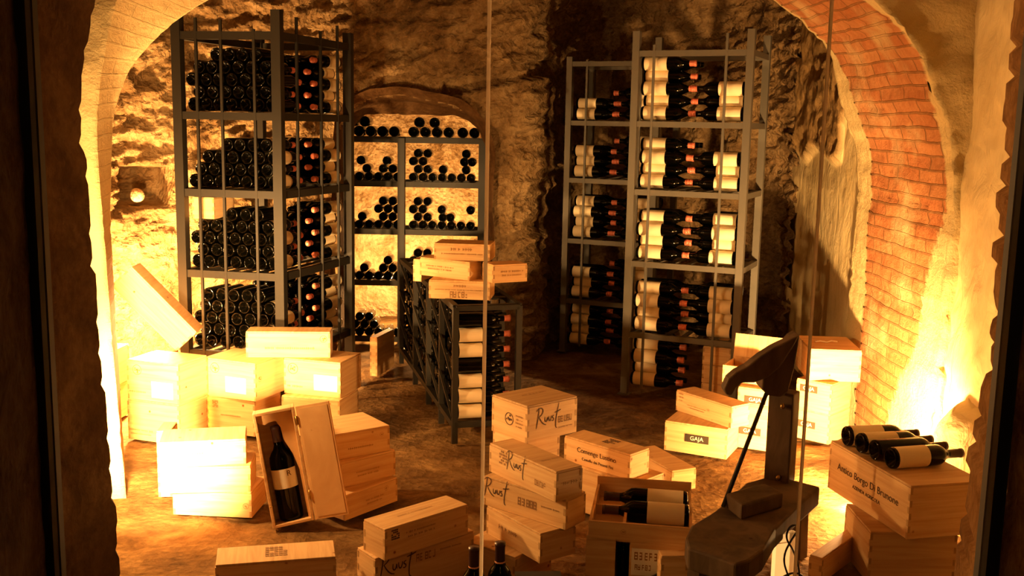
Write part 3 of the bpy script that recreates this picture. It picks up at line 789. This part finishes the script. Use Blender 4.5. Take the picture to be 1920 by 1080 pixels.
# ------------------------------------------------------------------ wine racks
LEV = [0.38, 0.82, 1.255, 1.66, 2.07]
def rack(name, label, P0, ex, ey, wd, dp, top, levels, rods_front=(), rods_side=(), mat='steel', post=0.045, group=None, rodtop=0.12, tops=None):
    """P0 = near post foot; ex along the near face, ey along the other face"""
    P0 = Vector(P0); ex = Vector(ex).normalized(); ey = Vector(ey).normalized()
    t = thing(name, label, 'wine rack', Matrix.Translation(P0), group)
    k = 0
    for a_ in (0, 1):
        for b_ in (0, 1):
            tp = (tops or [top] * 4)[k]; k += 1
            q = ex * wd * a_ + ey * dp * b_
            mb = MB(); mb.bar(q, q + Vector((0, 0, tp)), post, post, ref=ex); mb.bar(q + Vector((0, 0, 0.0)), q + Vector((0, 0, .006)), post * 1.7, post * 1.7, ref=ex); mb.build('post', mat, t)
    for z in levels:
        Z = Vector((0, 0, z))
        for b_ in (0, 1):
            mb = MB(); mb.bar(ey * dp * b_ + Z, ey * dp * b_ + ex * wd + Z, .034, post * .8); mb.build('beam', mat, t)
        for a_ in (0, 1):
            mb = MB(); mb.bar(ex * wd * a_ + Z, ex * wd * a_ + ey * dp + Z, .034, post * .8); mb.build('beam', mat, t)
        if z < levels[-1] or len(levels) == 1:
            mb = MB(); n = 7
            for i in range(n):
                f = (i + .5) / n; mb.bar(ex * wd * f + Z, ex * wd * f + ey * dp + Z, .03, .008)
            mb.build('shelf_slats', mat, t)
    for f, tp in rods_front:
        q = ex * wd * f - ey * 0.012; mb = MB(); mb.bar(q + Vector((0, 0, .05)), q + Vector((0, 0, tp)), .014, .014, ref=ex); mb.build('rod', mat, t)
    for f, tp in rods_side:
        q = ey * dp * f - ex * 0.012; mb = MB(); mb.bar(q + Vector((0, 0, .05)), q + Vector((0, 0, tp)), .014, .014, ref=ex); mb.build('rod', mat, t)
    return t

D = 0.0775
# ---- left rack
LLEV = [0.329, 0.787, 1.239, 1.66, 2.087]
LP = Vector((-1.274, 5.668, 0)); lex = Vector((-0.57, 0.11, 0)).normalized(); ley = Vector((0.255, 0.80, 0)).normalized()
LWD, LDP = 0.577, 0.83
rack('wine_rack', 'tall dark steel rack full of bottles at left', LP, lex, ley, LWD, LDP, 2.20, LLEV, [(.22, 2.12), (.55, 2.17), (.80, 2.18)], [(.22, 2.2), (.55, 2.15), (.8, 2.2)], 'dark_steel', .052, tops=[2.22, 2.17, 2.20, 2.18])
baynames = {1.66: 'top bay', 1.255: 'second bay down', .82: 'third bay down', .38: 'fourth bay down', .03: 'lowest bay', 1.239: 'second bay down', .787: 'third bay down', .329: 'fourth bay down'}
lrows = {1.66: [7, 6, 7, 6, 4], 1.239: [7, 6, 6, 4], .787: [7, 6, 7, 6, 3], .329: [7, 6, 7, 6, 6]}
rng = random.Random(3)
for zb, rows in lrows.items():
    for r, cnt in enumerate(rows):
        for i in range(cnt):
            off = 0.045 + D / 2 + (r % 2) * D / 2 - 0.012 + (0.5 * D * 0 if r < 4 else 1.2 * D)
            x = off + (i if r < 4 else i) * D
            if x > LWD - 0.035: continue
            p = LP + lex * x + ley * (0.060 + rng.uniform(-.006, .01)) + Vector((0, 0, zb + .024 + D / 2 + r * D * .868))
            bottle(p, ley + Vector((0, 0, rng.uniform(-.006, .006))), f'dark bottle end {ORD[min(11, cnt - 1 - i)]} from left, {ROW[r]}, {baynames[zb]}, tall left rack', 'bottles in the tall left rack', parts='')
        # back tier, base at the far face: the row end seen through the side
        for i in range(cnt):
            x = 0.045 + D / 2 + (r % 2) * D / 2 - 0.012 + i * D
            if x > LWD - 0.035: continue
            p = LP + lex * x + ley * (LDP - .015) + Vector((0, 0, zb + .024 + D / 2 + r * D * .868))
            if i == 0 and r < 5:
                bottle(p, -ley, f'labelled bottle with base at far side, {ROW[r]}, {baynames[zb]}, tall left rack', 'bottles in the tall left rack', parts='lc')
            else: stuff_bottle(p, -ley)
# give the near column of the front tier its visible labels and capsules
for o in [o for o in COL.objects if o.name.startswith('wine_bottle') and 'tall left rack' in o.get('label', '') and 'bottle end' in o['label']]:
    d = (o.matrix_world.translation - LP).dot(lex)
    if d < 0.125:
        if 'top bay' not in o['label']: link('paper_label', LABEL, o)
        link('capsule', CAPR, o)
# wooden box on the third bay
crate((-1.665, 5.775), 79, .13, .25, .12, 1.092, 'small wooden box among the bottles in the third bay of the left rack')

# ---- right racks
RP = Vector((0.712, 6.30, 0)); rex = Vector((0.62, -0.28, 0)).normalized(); rey = Vector((0.28, 0.62, 0)).normalized()
RWD, RDP = 0.675, 0.46
rack('wine_rack', 'brightly lit grey steel rack in front at right', RP, rex, rey, RWD, RDP, 2.2, LEV, [(.165, 2.12), (.80, 2.18)], [], 'steel', .042)
QP = Vector((0.383, 7.50, 0)); QWD = 0.66
rack('wine_rack', 'dim steel rack behind the brightly lit one at right', QP, rex, rey, QWD, RDP, 2.12, LEV, [(.20, 2.1), (.8, 2.1)], [], 'steel', .042)
D2 = 0.0835
def side_rack(P, wd, left, right, nm, grp, scale):
    for zb in (1.66, 1.255, .82, .38, .03):
        for side, cnts in (('left', left), ('right', right)):
            for r in range(cnts[zb]):
                for k in range(3):
                    y = 0.012 + D2 / 2 + k * D2 + (r % 2) * D2 * .5
                    z = zb + .024 + D2 / 2 + r * D2 * .868
                    jx = rng.uniform(-.006, .006)
                    if side == 'left': p = P + rex * (0.03 + jx) + rey * y; ax = rex
                    else: p = P + rex * (wd - 0.03 + jx) + rey * y; ax = -rex
                    p = p + Vector((0, 0, z)); ax = ax + Vector((0, 0, rng.uniform(-.006, .006)))
                    if k == 0: bottle(p, ax, f'labelled bottle, base {side}, {ROW[r]}, {baynames[zb]}, {nm}', grp, 'lc', scale)
                    elif k == 1 or r == cnts[zb] - 1: stuff_bottle(p, ax, scale)
side_rack(RP, RWD, {1.66: 5, 1.255: 4, .82: 4, .38: 4, .03: 4}, {1.66: 3, 1.255: 3, .82: 4, .38: 4, .03: 0}, 'lit right rack', 'bottles in the lit right rack', 1.09)
side_rack(QP, QWD, {1.66: 2, 1.255: 3, .82: 4, .38: 3, .03: 4}, {1.66: 3, 1.255: 4, .82: 4, .38: 4, .03: 4}, 'dim rear rack at right', 'bottles in the dim rear rack', 1.05)
# boxes in the lowest bay of the lit rack
for i, (z, nm) in enumerate(((.012, 'lowest'), (.125, 'middle'), (.238, 'uppermost'))):
    p = RP + rex * (RWD - .20) + rey * .03
    yaw = math.degrees(math.atan2(rex.y, rex.x))
    crate((p.x, p.y), yaw, .3, .17, .11, z, f'{nm} brown box in the bottom bay of the lit right rack', [], 'brown boxes in the right rack', name='wine_box', cat='box')

# ---- rack in the niche
NP = Vector((-1.47, 7.62, 0)); nex = Vector((1, 0, 0)); ney = Vector((0, 1, 0)); NWD = 1.235
NL = [0.04, 0.465, 0.845, 1.195, 1.515]
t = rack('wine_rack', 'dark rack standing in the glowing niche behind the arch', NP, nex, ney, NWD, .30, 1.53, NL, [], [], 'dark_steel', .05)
mb = MB(); mb.bar(Vector((.650, -.01, 0)), Vector((.650, -.01, 1.53)), .082, .05, ref=(1, 0, 0)); mb.build('post', 'dark_steel', t)
grp = 'bottles in the glowing niche rack'
def pile(x0, pitch, z, spec, bay, s=1.0):
    d = .0775 * s
    for r, cols in enumerate(spec):
        for n_, c in enumerate(sorted(cols)):
            x = x0 + pitch * (c + .5 * (r % 2)); zz = z + .02 + d / 2 + r * d * .87
            bottle((x, 7.605, zz), (0, 1, 0), f'silhouetted bottle end {ORD[n_]} from left, {ROW[r]}, {bay}', grp, '', s)
xr, xl = -0.735, -1.13
# right bay, second shelf from the top
pile(xr, .0700, 1.195, [[0, 1, 2, 3, 4, 5, 6], [0, 1, 2.6, 5], [0, 1, 5.3, 6.1], [0, 1, 5]], 'right bay, second shelf, niche rack', .86)
pile(xl, .0700, 1.195, [[-1, 0, 1, 2, 3, 4], [.3, 2, 3], [.2, 2.9]], 'left bay, second shelf, niche rack', .86)
pile(xr, .0700, .845, [[0, 1, 2, 3, 4, 5, 6], [0, 1, 2.6, 3.4], [0, 1, 3, 6], [0, 1], [0, 1]][:4], 'right bay, third shelf, niche rack', .86)
pile(xl, .0700, .845, [[-1, 0, 1, 2, 3, 4], [2, 3, -.2], [2, 3, 4], [2, 3]], 'left bay, third shelf, niche rack', .86)
pile(xl, .0700, .465, [[-1, 0, 1, 2, 3, 4], [0, 2, 3], [3]], 'left bay, fourth shelf, niche rack', .86)
pile(xr, .0700, .465, [[0, 1, 2, 3], [0, 1], [0, 1], [0, 1]], 'right bay, fourth shelf, niche rack', .86)
pile(xl, .0700, .04, [[-1, 0, 1, 2, 3, 4], [-1, 0, 1, 4], [0, 1]], 'left bay, lowest shelf, niche rack', .86)
pile(xl, .085, 1.515, [[-2, -1, 0, 1, 2, 3], [-2, -1, 0]], 'left half, top of niche rack', 1.02)
pile(xr, .085, 1.515, [[0, 1, 2, 3, 4.2, 5.2], [0, 1.3]], 'right half, top of niche rack', 1.02)

# ---- low centre rack
CP = Vector((-0.285, 5.22, 0)); cey = Vector((-0.469, 1.79, 0)).normalized(); cex = Vector((cey.y, -cey.x, 0))
CDP, CWD = 1.85, 0.335
def centre_rack():
    t = thing('bottle_rack', 'low dark rack of lying bottles running back in the middle', 'wine rack', Matrix.Translation(CP))
    fr = (0, .2, .42, .68, 1.0)
    for f in fr:
        for a_ in (0, 1):
            q = cex * CWD * a_ + cey * CDP * f; mb = MB(); mb.bar(q, q + Vector((0, 0, .72)), .03, .03, ref=cex); mb.build('post', 'dark_steel', t)
    for z in (.10, .715):
        for a_ in (0, 1):
            mb = MB(); q = cex * CWD * a_ + Vector((0, 0, z)); mb.bar(q, q + cey * CDP, .03, .03); mb.build('rail', 'dark_steel', t)
        for f in fr:
            mb = MB(); q = cey * CDP * f + Vector((0, 0, z)); mb.bar(q, q + cex * CWD, .03, .03); mb.build('rail', 'dark_steel', t)
    for f0, f1 in zip(fr, fr[1:]):
        for z in (.14, .34, .54):
            mb = MB(); mb.bar(cey * CDP * f0 + Vector((0, 0, z)) - cex * .012, cey * CDP * f1 + Vector((0, 0, z + .17)) - cex * .012, .012, .012); mb.build('brace', 'dark_steel', t)
    mb = MB()
    for f in [i / 8 for i in range(9)]:
        q = cey * CDP * f + Vector((0, 0, .722)); mb.bar(q, q + cex * CWD, .05, .01)
    mb.build('top_slats', 'dark_steel', t)
centre_rack()
for r in range(7):
    for c in range(20):
        p = CP + cex * 0.01 + cey * (.05 + c * .0915) + Vector((0, 0, .155 + r * .0815))
        if c == 0:
            bottle(p, cex, f'lying bottle {ROW[r].replace(" row", "")} from the floor at the near end of the low rack' if r else 'lowest lying bottle at the near end of the low middle rack', 'near end bottles of the low rack', 'c' if r in (3, 6) else 'lc', .98)
        elif (c * 7 + r * 3) % 11: stuff_bottle(p, cex, .98)
# crates on the low rack
crate((-0.116, 5.392), 84, .325, .2, .098, .728, 'lowest crate of the pile on the low middle rack', [('A', .5, .72, 'bars', .06, (1, .012)), ('A', .5, .5, 'bars', .26, (1, .006)), ('A', .5, .25, 'blocks', .10)], 'crates on the low middle rack')
crate((-0.225, 5.42), 57, .33, .11, .098, .8265, 'left turned crate in the middle layer on the low rack', [('A', .4, .5, 'bars', .18, (2, .008))], 'crates on the low middle rack')
crate((-0.100, 5.345), 27, .13, .20, .096, .8265, 'right turned crate in the middle layer on the low rack', [('B', .55, .5, 'bars', .13, (2, .010))], 'crates on the low middle rack')
crate((-0.121, 5.47), 83, .30, .2, .088, .925, 'topmost crate of the pile on the low middle rack', [('A', .5, .66, 'bars', .12, (1, .014)), ('A', .5, .38, 'bars', .22, (1, .008))], 'crates on the low middle rack')
crate((-0.53, 6.0), 75, .05, .24, .13, .728, 'small orange crate on the far part of the low rack')
crate((-0.87, 6.62), 75, .05, .30, .26, 0, 'upright pale crate behind the far end of the low rack')

s = STUFF.build('wine_bottle_rows', 'bottle_glass'); tag(s, 'dark bottle rows packed inside the racks and along the low middle rack', 'bottles', kind='stuff')

# ------------------------------------------------------------------ open bottle box with one large bottle
def bottle_box():
    bl = atZ(512, 992, 0.0)
    W, Hh, Dp = .168, .475, .125
    M = Matrix.Translation(bl) @ Matrix.Rotation(R(14), 4, 'Z') @ Matrix.Rotation(R(-9), 4, 'Y') @ Matrix.Rotation(R(-9), 4, 'X')
    t = thing('bottle_box', 'open wooden bottle box standing upright and leaning, lid swung right', 'box', M)
    th = .012; mb = MB()
    mb.box((0, Dp - th, 0), (W, Dp, Hh)); mb.box((0, 0, 0), (th, Dp - th, Hh)); mb.box((W - th, 0, 0), (W, Dp - th, Hh)); mb.box((th, 0, 0), (W - th, Dp - th, th)); mb.box((th, 0, Hh - th), (W - th, Dp - th, Hh))
    bevel(mb.build('body', 'crate_wood', t), .002)
    poly = [(th, Hh - th), (th, Hh - .04), (.04, Hh - .055), (.055, Hh - .048), (.085, Hh - .045), (.100, Hh - .075), (.105, Hh - .13), (.130, Hh - .19), (.145, Hh - .26), (.148, th), (W - th, th), (W - th, Hh - th)]
    mb = MB(); mb.prism([(x, -z) for x, z in poly][::-1], 0, .02, 0, Matrix.Translation((0, .045, 0)) @ Matrix.Rotation(R(90), 4, 'X') @ Matrix.Scale(-1, 4, (0, 1, 0)))
    mb.build('neck_cradle', 'lid_wood', t, fix=True)
    Lm = Matrix.Translation((W, -.003, 0)) @ Matrix.Rotation(R(-14), 4, 'Z')
    mb = MB(); mb.box((.004, 0, 0), (.145, .010, Hh)); l = bevel(mb.build('lid', 'lid_wood', t, Lm), .002)
    mb = MB(); mb.box((.016, -.002, .012), (.135, 0.0, Hh - .012)); mb.build('lid_inner_panel', 'lid_wood', l)
    for z in (.09, .40):
        mb = MB(); mb.box((W - .006, -.006, z), (W + .006, -.001, z + .035)); mb.tube([(W, -.007, z - .002), (W, -.007, z + .037)], .003); h = mb.build('hinge', 'brass', t)
        mb = MB(); mb.tube([(.004, -.004, z + .0), (.010, -.008, z + .004), (.016, -.004, z + .0)], .002); mb.build('hook', 'brass', t)
    # the bottle
    BM = M @ Matrix.Translation((.080, .066, th + .001))
    s_ = 1.32; mb = MB(); mb.lathe([(r * s_, z * s_) for r, z in BOT], 32, 0, Matrix.Scale(1, 4))
    b = tag(mb.build('wine_bottle', 'bottle_glass', None, BM), 'large dark bottle with white label standing in the open wooden box', 'bottle')
    mb = MB(); mb.lathe([(.0505, .135), (.0505, .215)], 28, arc=(R(-170), R(-10))); lb = mb.build('paper_label', 'paper', b)
    mb = MB(); mb.lathe([(.0211, .325), (.0209, .376), (.0228, .379), (.0228, .392), (0, .3935)], 20); mb.build('capsule', 'capsule_dark', b)
    me = text_mesh('R', .032); me.materials.append(MATS['ink']); link('label_letter', me, lb, Matrix.Translation((.021, -.0475, .195)) @ Matrix.Rotation(R(24), 4, 'Z') @ Matrix.Rotation(R(90), 4, 'X'))
bottle_box()

# ------------------------------------------------------------------ bottles lying on the big crate at bottom right
def lying():
    psi = R(13.2); v = Vector((math.cos(psi), math.sin(psi), 0)); u = Vector((-math.sin(psi), math.cos(psi), 0))
    N_ = Vector((1.437, 3.558, .3985)); s_ = 1.06; r = .0378 * s_
    lab = ['rearmost of four bottles lying on the crate, at bottom right', 'second bottle from the back, lying on the big crate at bottom right', 'third bottle from the back on the big crate, no label showing', 'nearest of four bottles lying on the crate, cream label showing']
    for i, (du, dv, rot) in enumerate(((.47, .015, -3), (.375, .02, -1), (.285, .025, 0), (.185, .03, 2))):
        a_ = psi + R(rot); ax = Vector((math.cos(a_), math.sin(a_), 0))
        bottle(N_ + u * du + v * dv + Vector((0, 0, r + .001)), ax, lab[i], 'bottles lying on the big crate', 'c' if i == 2 else 'lc', s_, cap=CAPD, face=(-.2, -.7, 1))
lying()

# ------------------------------------------------------------------ open tray with lying bottles at bottom centre right
def tray():
    fl, fr_ = atZ(1104, 976, .262), atZ(1298, 991, .262); e = fr_ - fl; ang = math.atan2(e.y, e.x); wd = e.length
    M = Matrix.Translation((fl.x, fl.y, .200)) @ Matrix.Rotation(ang, 4, 'Z')
    t = thing('wine_crate', 'open shallow crate with two lying bottles and dividers', 'crate', M)
    dp, h, th = .40, .062, .010
    mb = MB(); mb.box((0, 0, 0), (wd, dp, th)); mb.box((0, 0, th), (wd, th, h)); mb.box((0, dp - th, th), (wd, dp, h + .03)); mb.box((0, th, th), (th, dp - th, h)); mb.box((wd - th, th, th), (wd, dp - th, h))
    mb.build('body', 'crate_wood', t)
    mb = MB(); mb.box((.12, th, th), (.13, dp * .52, h - .006)); mb.build('divider', 'lid_wood', t)
    mb = MB(); mb.box((th, dp * .5, th), (.13, dp * .52, h - .012)); mb.build('divider', 'lid_wood', t)
    mark(t, Matrix(((1, 0, 0, wd * .34), (0, 0, -1, 0), (0, 1, 0, .03), (0, 0, 0, 1))), 'emblem', .018)
    for i, (yy, x0, lab) in enumerate(((.29, wd - .014, 'dark bottle with red capsule lying at the back of the open crate'), (.15, wd - .010, 'dark bottle with cream label lying at the front of the open crate'))):
        p = M @ Vector((x0, yy, .0105 + .0405)); ax = M.to_3x3() @ Vector((-1, 0.0, 0))
        bottle(p, ax, lab, 'bottles in the open crate', 'lc' if i == 0 else 'lc', 1.06, cap=CAPD, face=M.to_3x3() @ Vector((0, .25 if i == 0 else -.1, 1)))
    # crate beneath, front partly open
    M2 = Matrix.Translation((fl.x - .005, fl.y + .02, 0)) @ Matrix.Rotation(ang, 4, 'Z')
    t2 = thing('wine_crate', 'crate with a gap in its front under the open shallow crate', 'crate', M2)
    h2 = .199; mb = MB()
    mb.box((0, 0.0, 0), (.105, .012, h2)); mb.box((.155, 0, 0), (wd, .012, h2)); mb.box((0, .012, 0), (.012, .36, h2)); mb.box((wd - .012, .012, 0), (wd, .36, h2)); mb.box((0, .36, 0), (wd, .372, h2)); mb.box((0, .012, 0), (wd, .36, .01)); mb.box((.012, .012, h2 - .02), (wd - .012, .03, h2))
    mb.build('body', 'crate_wood', t2)
    F = Matrix(((1, 0, 0, .215), (0, 0, -1, 0), (0, 1, 0, .115), (0, 0, 0, 1)))
    p = mark(t2, F, 'paper', .105, .10)
    for dx, dy, ww in ((0, .022, .085), (-.01, -.02, .06)): mark(t2, F @ Matrix.Translation((dx, dy, .0008)), 'blocks', ww, 'faint_ink')
    q = M2 @ Vector((.130, .07, .012)); bottle(q, (0, 0, 1), 'upright bottle seen through the gap in the lower crate front', None, 'c', .58, cap=CAPD)
tray()

# ------------------------------------------------------------------ bottles at the bottom edge
for px, py, lab in ((938, 1017, 'upright bottle with dark capsule at the bottom edge, right of the glass joint'), (889, 1026, 'upright bottle with dark capsule at the bottom edge, left of the glass joint')):
    p = atZ(px, py, .312); b = bottle((p.x, p.y, 0.0), (0, 0, 1), lab, None, 'c', 1.05, cap=CAPD)
    mb = MB(); mb.lathe([(.0162, .226), (.0166, .239)], 14); mb.build('neck_band', 'pink_band', b)
p = atZ(948, 1071, .2)
mb = MB(); mb.box((0, -.10, 0), (.15, 0, .2)); tag(mb.build('wine_carton', 'black_card', None, place(p.x + .03, p.y, 0, R(4))), 'black carton at the bottom edge right of the upright bottles', 'carton')
q = atZ(1262, 1034, .21)
crate((q.x - .045, q.y - .04), 6, .05, .095, .21, 0, 'small pale crate end behind the black bottle at the bottom edge')
p = atZ(1262, 1052, .10)
bottle((p.x - .10, p.y - .12, .042), (.8, .55, .13), 'dark bottle lying in front of the lower crate at the bottom edge', None, 'c', 1.1, cap=CAPD)

# ------------------------------------------------------------------ old wooden corking bench
def corker():
    P = Vector((1.05, 4.0, 0)); ang = R(39)
    M = Matrix.Translation((.96, 3.70, 0)) @ Matrix.Rotation(ang, 4, 'Z')
    t = thing('corking_bench', 'dark old wooden corking bench with upright post and curved lever', 'tool', M)
    Mi = M.inverted()
    def loc(px, py, z): return Mi @ atZ(px, py, z)
    zt = .32
    out = [loc(x, y, zt) for x, y in ((1285, 1008), (1296, 985), (1340, 958), (1372, 930), (1398, 905), (1440, 893), (1490, 900), (1538, 912), (1500, 945), (1455, 990), (1432, 1030), (1405, 1050), (1380, 1058), (1330, 1040), (1290, 1028))]
    mb = MB(); mb.prism([(p.x, p.y) for p in out][::-1], zt - .075, zt); bevel(mb.build('seat_plank', 'old_wood', t, fix=True), .008)
    mb = MB(); a_ = loc(1395, 925, zt); b_ = loc(1410, 990, zt); c = (a_ + b_) / 2
    mb.prism([(c.x - .10, c.y - .05), (c.x + .12, c.y - .06), (c.x + .15, c.y + .05), (c.x - .05, c.y + .06)], zt, zt + .055); bevel(mb.build('raised_block', 'old_wood', t, fix=True), .008)
    # legs
    for px, py in ((1312, 1040), (1395, 1048), (1500, 935)):
        q = loc(px, py, zt - .08); f = Vector((q.x * 1.06, q.y * 1.06, 0)); mb = MB()
        mb.bar(f, Vector((q.x, q.y, zt - .07)), .05, .045); mb.build('leg', 'old_wood', t)
    # post
    pb = Mi @ atY(1461, 900, 3.84); pz = pb.z
    ptop = Mi @ atY(1478, 742, 3.84)
    mb = MB(); mb.bar((pb.x, pb.y, zt - .01), (pb.x, pb.y, ptop.z + .02), .098, .075, ref=(1, .3, 0)); bevel(mb.build('post', 'old_wood', t), .006)
    top = Mi @ atY(1492, 632, 3.84)
    # head block: profile in the picture plane, given real thickness
    def prof(pts, y0, y1, nm):
        a3 = [Mi @ atY(x, y, y0) for x, y in pts]; dirv = Mi.to_3x3() @ Vector((0, y1 - y0, 0)); n = len(a3)
        mb = MB(); mb.add(a3 + [p + dirv for p in a3], [tuple(range(n)), tuple(range(n, 2 * n))[::-1]] + [(i, n + i, n + (i + 1) % n, (i + 1) % n) for i in range(n)])
        return bevel(mb.build(nm, 'old_wood', t, fix=True), .006)
    prof([(1432, 690), (1470, 655), (1488, 635), (1500, 628), (1497, 650), (1490, 690), (1478, 735), (1465, 745), (1440, 742), (1428, 730)], 3.76, 3.86, 'head_block')
    prof([(1500, 628), (1450, 652), (1425, 668), (1400, 688), (1380, 698), (1366, 710), (1357, 730), (1362, 741), (1372, 742), (1380, 728), (1392, 718), (1415, 718), (1440, 708), (1462, 690), (1485, 655)], 3.70, 3.76, 'lever')
    r0 = Mi @ atY(1437, 738, 3.74); r1 = Mi @ atY(1356, 950, 3.50); mb = MB(); mb.tube([r0, r1], .008, 8); mb.build('rod', 'dark_steel', t)
    for z in (.34, .62):
        q = Mi @ Vector((1.025, 3.79, z)); mb = MB(); mb.lathe([(0, -.006), (.011, -.004), (.011, .004), (0, .006)], 10, 0, Matrix.Translation(q) @ Matrix.Rotation(R(90), 4, 'X')); mb.build('bolt', 'brass', t)
corker()

# white panel made translucent to glare by light from behind, with cable
st = atY(1476, 1045, 3.42)
mb = MB()
for (x0, x1, z0, z1) in ((-.050, .040, 0.0, .235), (-.030, .034, .235, .268)):
    mb.add([(x0, .02, z0), (x0, 0, z0), (x1, 0, z0), (x1, .02, z0), (x0, .02, z1), (x0, 0, z1), (x1, 0, z1), (x1, .02, z1)], [(0, 1, 5, 4), (1, 2, 6, 5), (2, 3, 7, 6), (4, 5, 6, 7)])
tag(mb.build('translucent_panel', 'joint_silicone', None, place(st.x, st.y, 0, R(24))), 'glaring white panel standing at the foot of the corking bench', 'panel')
pts = [(-.10, -.05, .006), (-.12, -.03, .08), (-.06, -.03, .12), (.0, -.03, .14), (.05, -.03, .12), (.10, -.03, .05), (.05, -.035, .02), (-.02, -.032, .13), (-.045, -.03, .20), (-.01, -.028, .26), (.03, -.027, .30), (-.02, -.03, .315), (-.04, -.03, .27), (.0, -.03, .22), (.03, -.03, .15), (.04, -.03, .06), (.10, -.05, .02), (.15, -.06, .004)]
mb = MB(); mb.tube(smooth_poly(pts, 3), .0036, 6)
tag(mb.build('power_cable', 'cable', None, place(st.x, st.y, 0, R(24))), 'thin black cable looped around the glaring white panel', 'cable')
# pale stone in the wall socket
mb = MB()
bm = bmesh.new(); bmesh.ops.create_icosphere(bm, subdivisions=3, radius=.045)
for v in bm.verts: v.co *= 1 + .18 * noise.noise(v.co * 14)
me = bpy.data.meshes.new('wall_stone'); bm.to_mesh(me); bm.free(); me.materials.append(MATS['niche_rock'])
q = atY(256, 366, 6.58); tag(link('wall_stone', me, None, Matrix.Translation(q)), 'pale rounded stone inside the square hole in the left wall', 'stone')
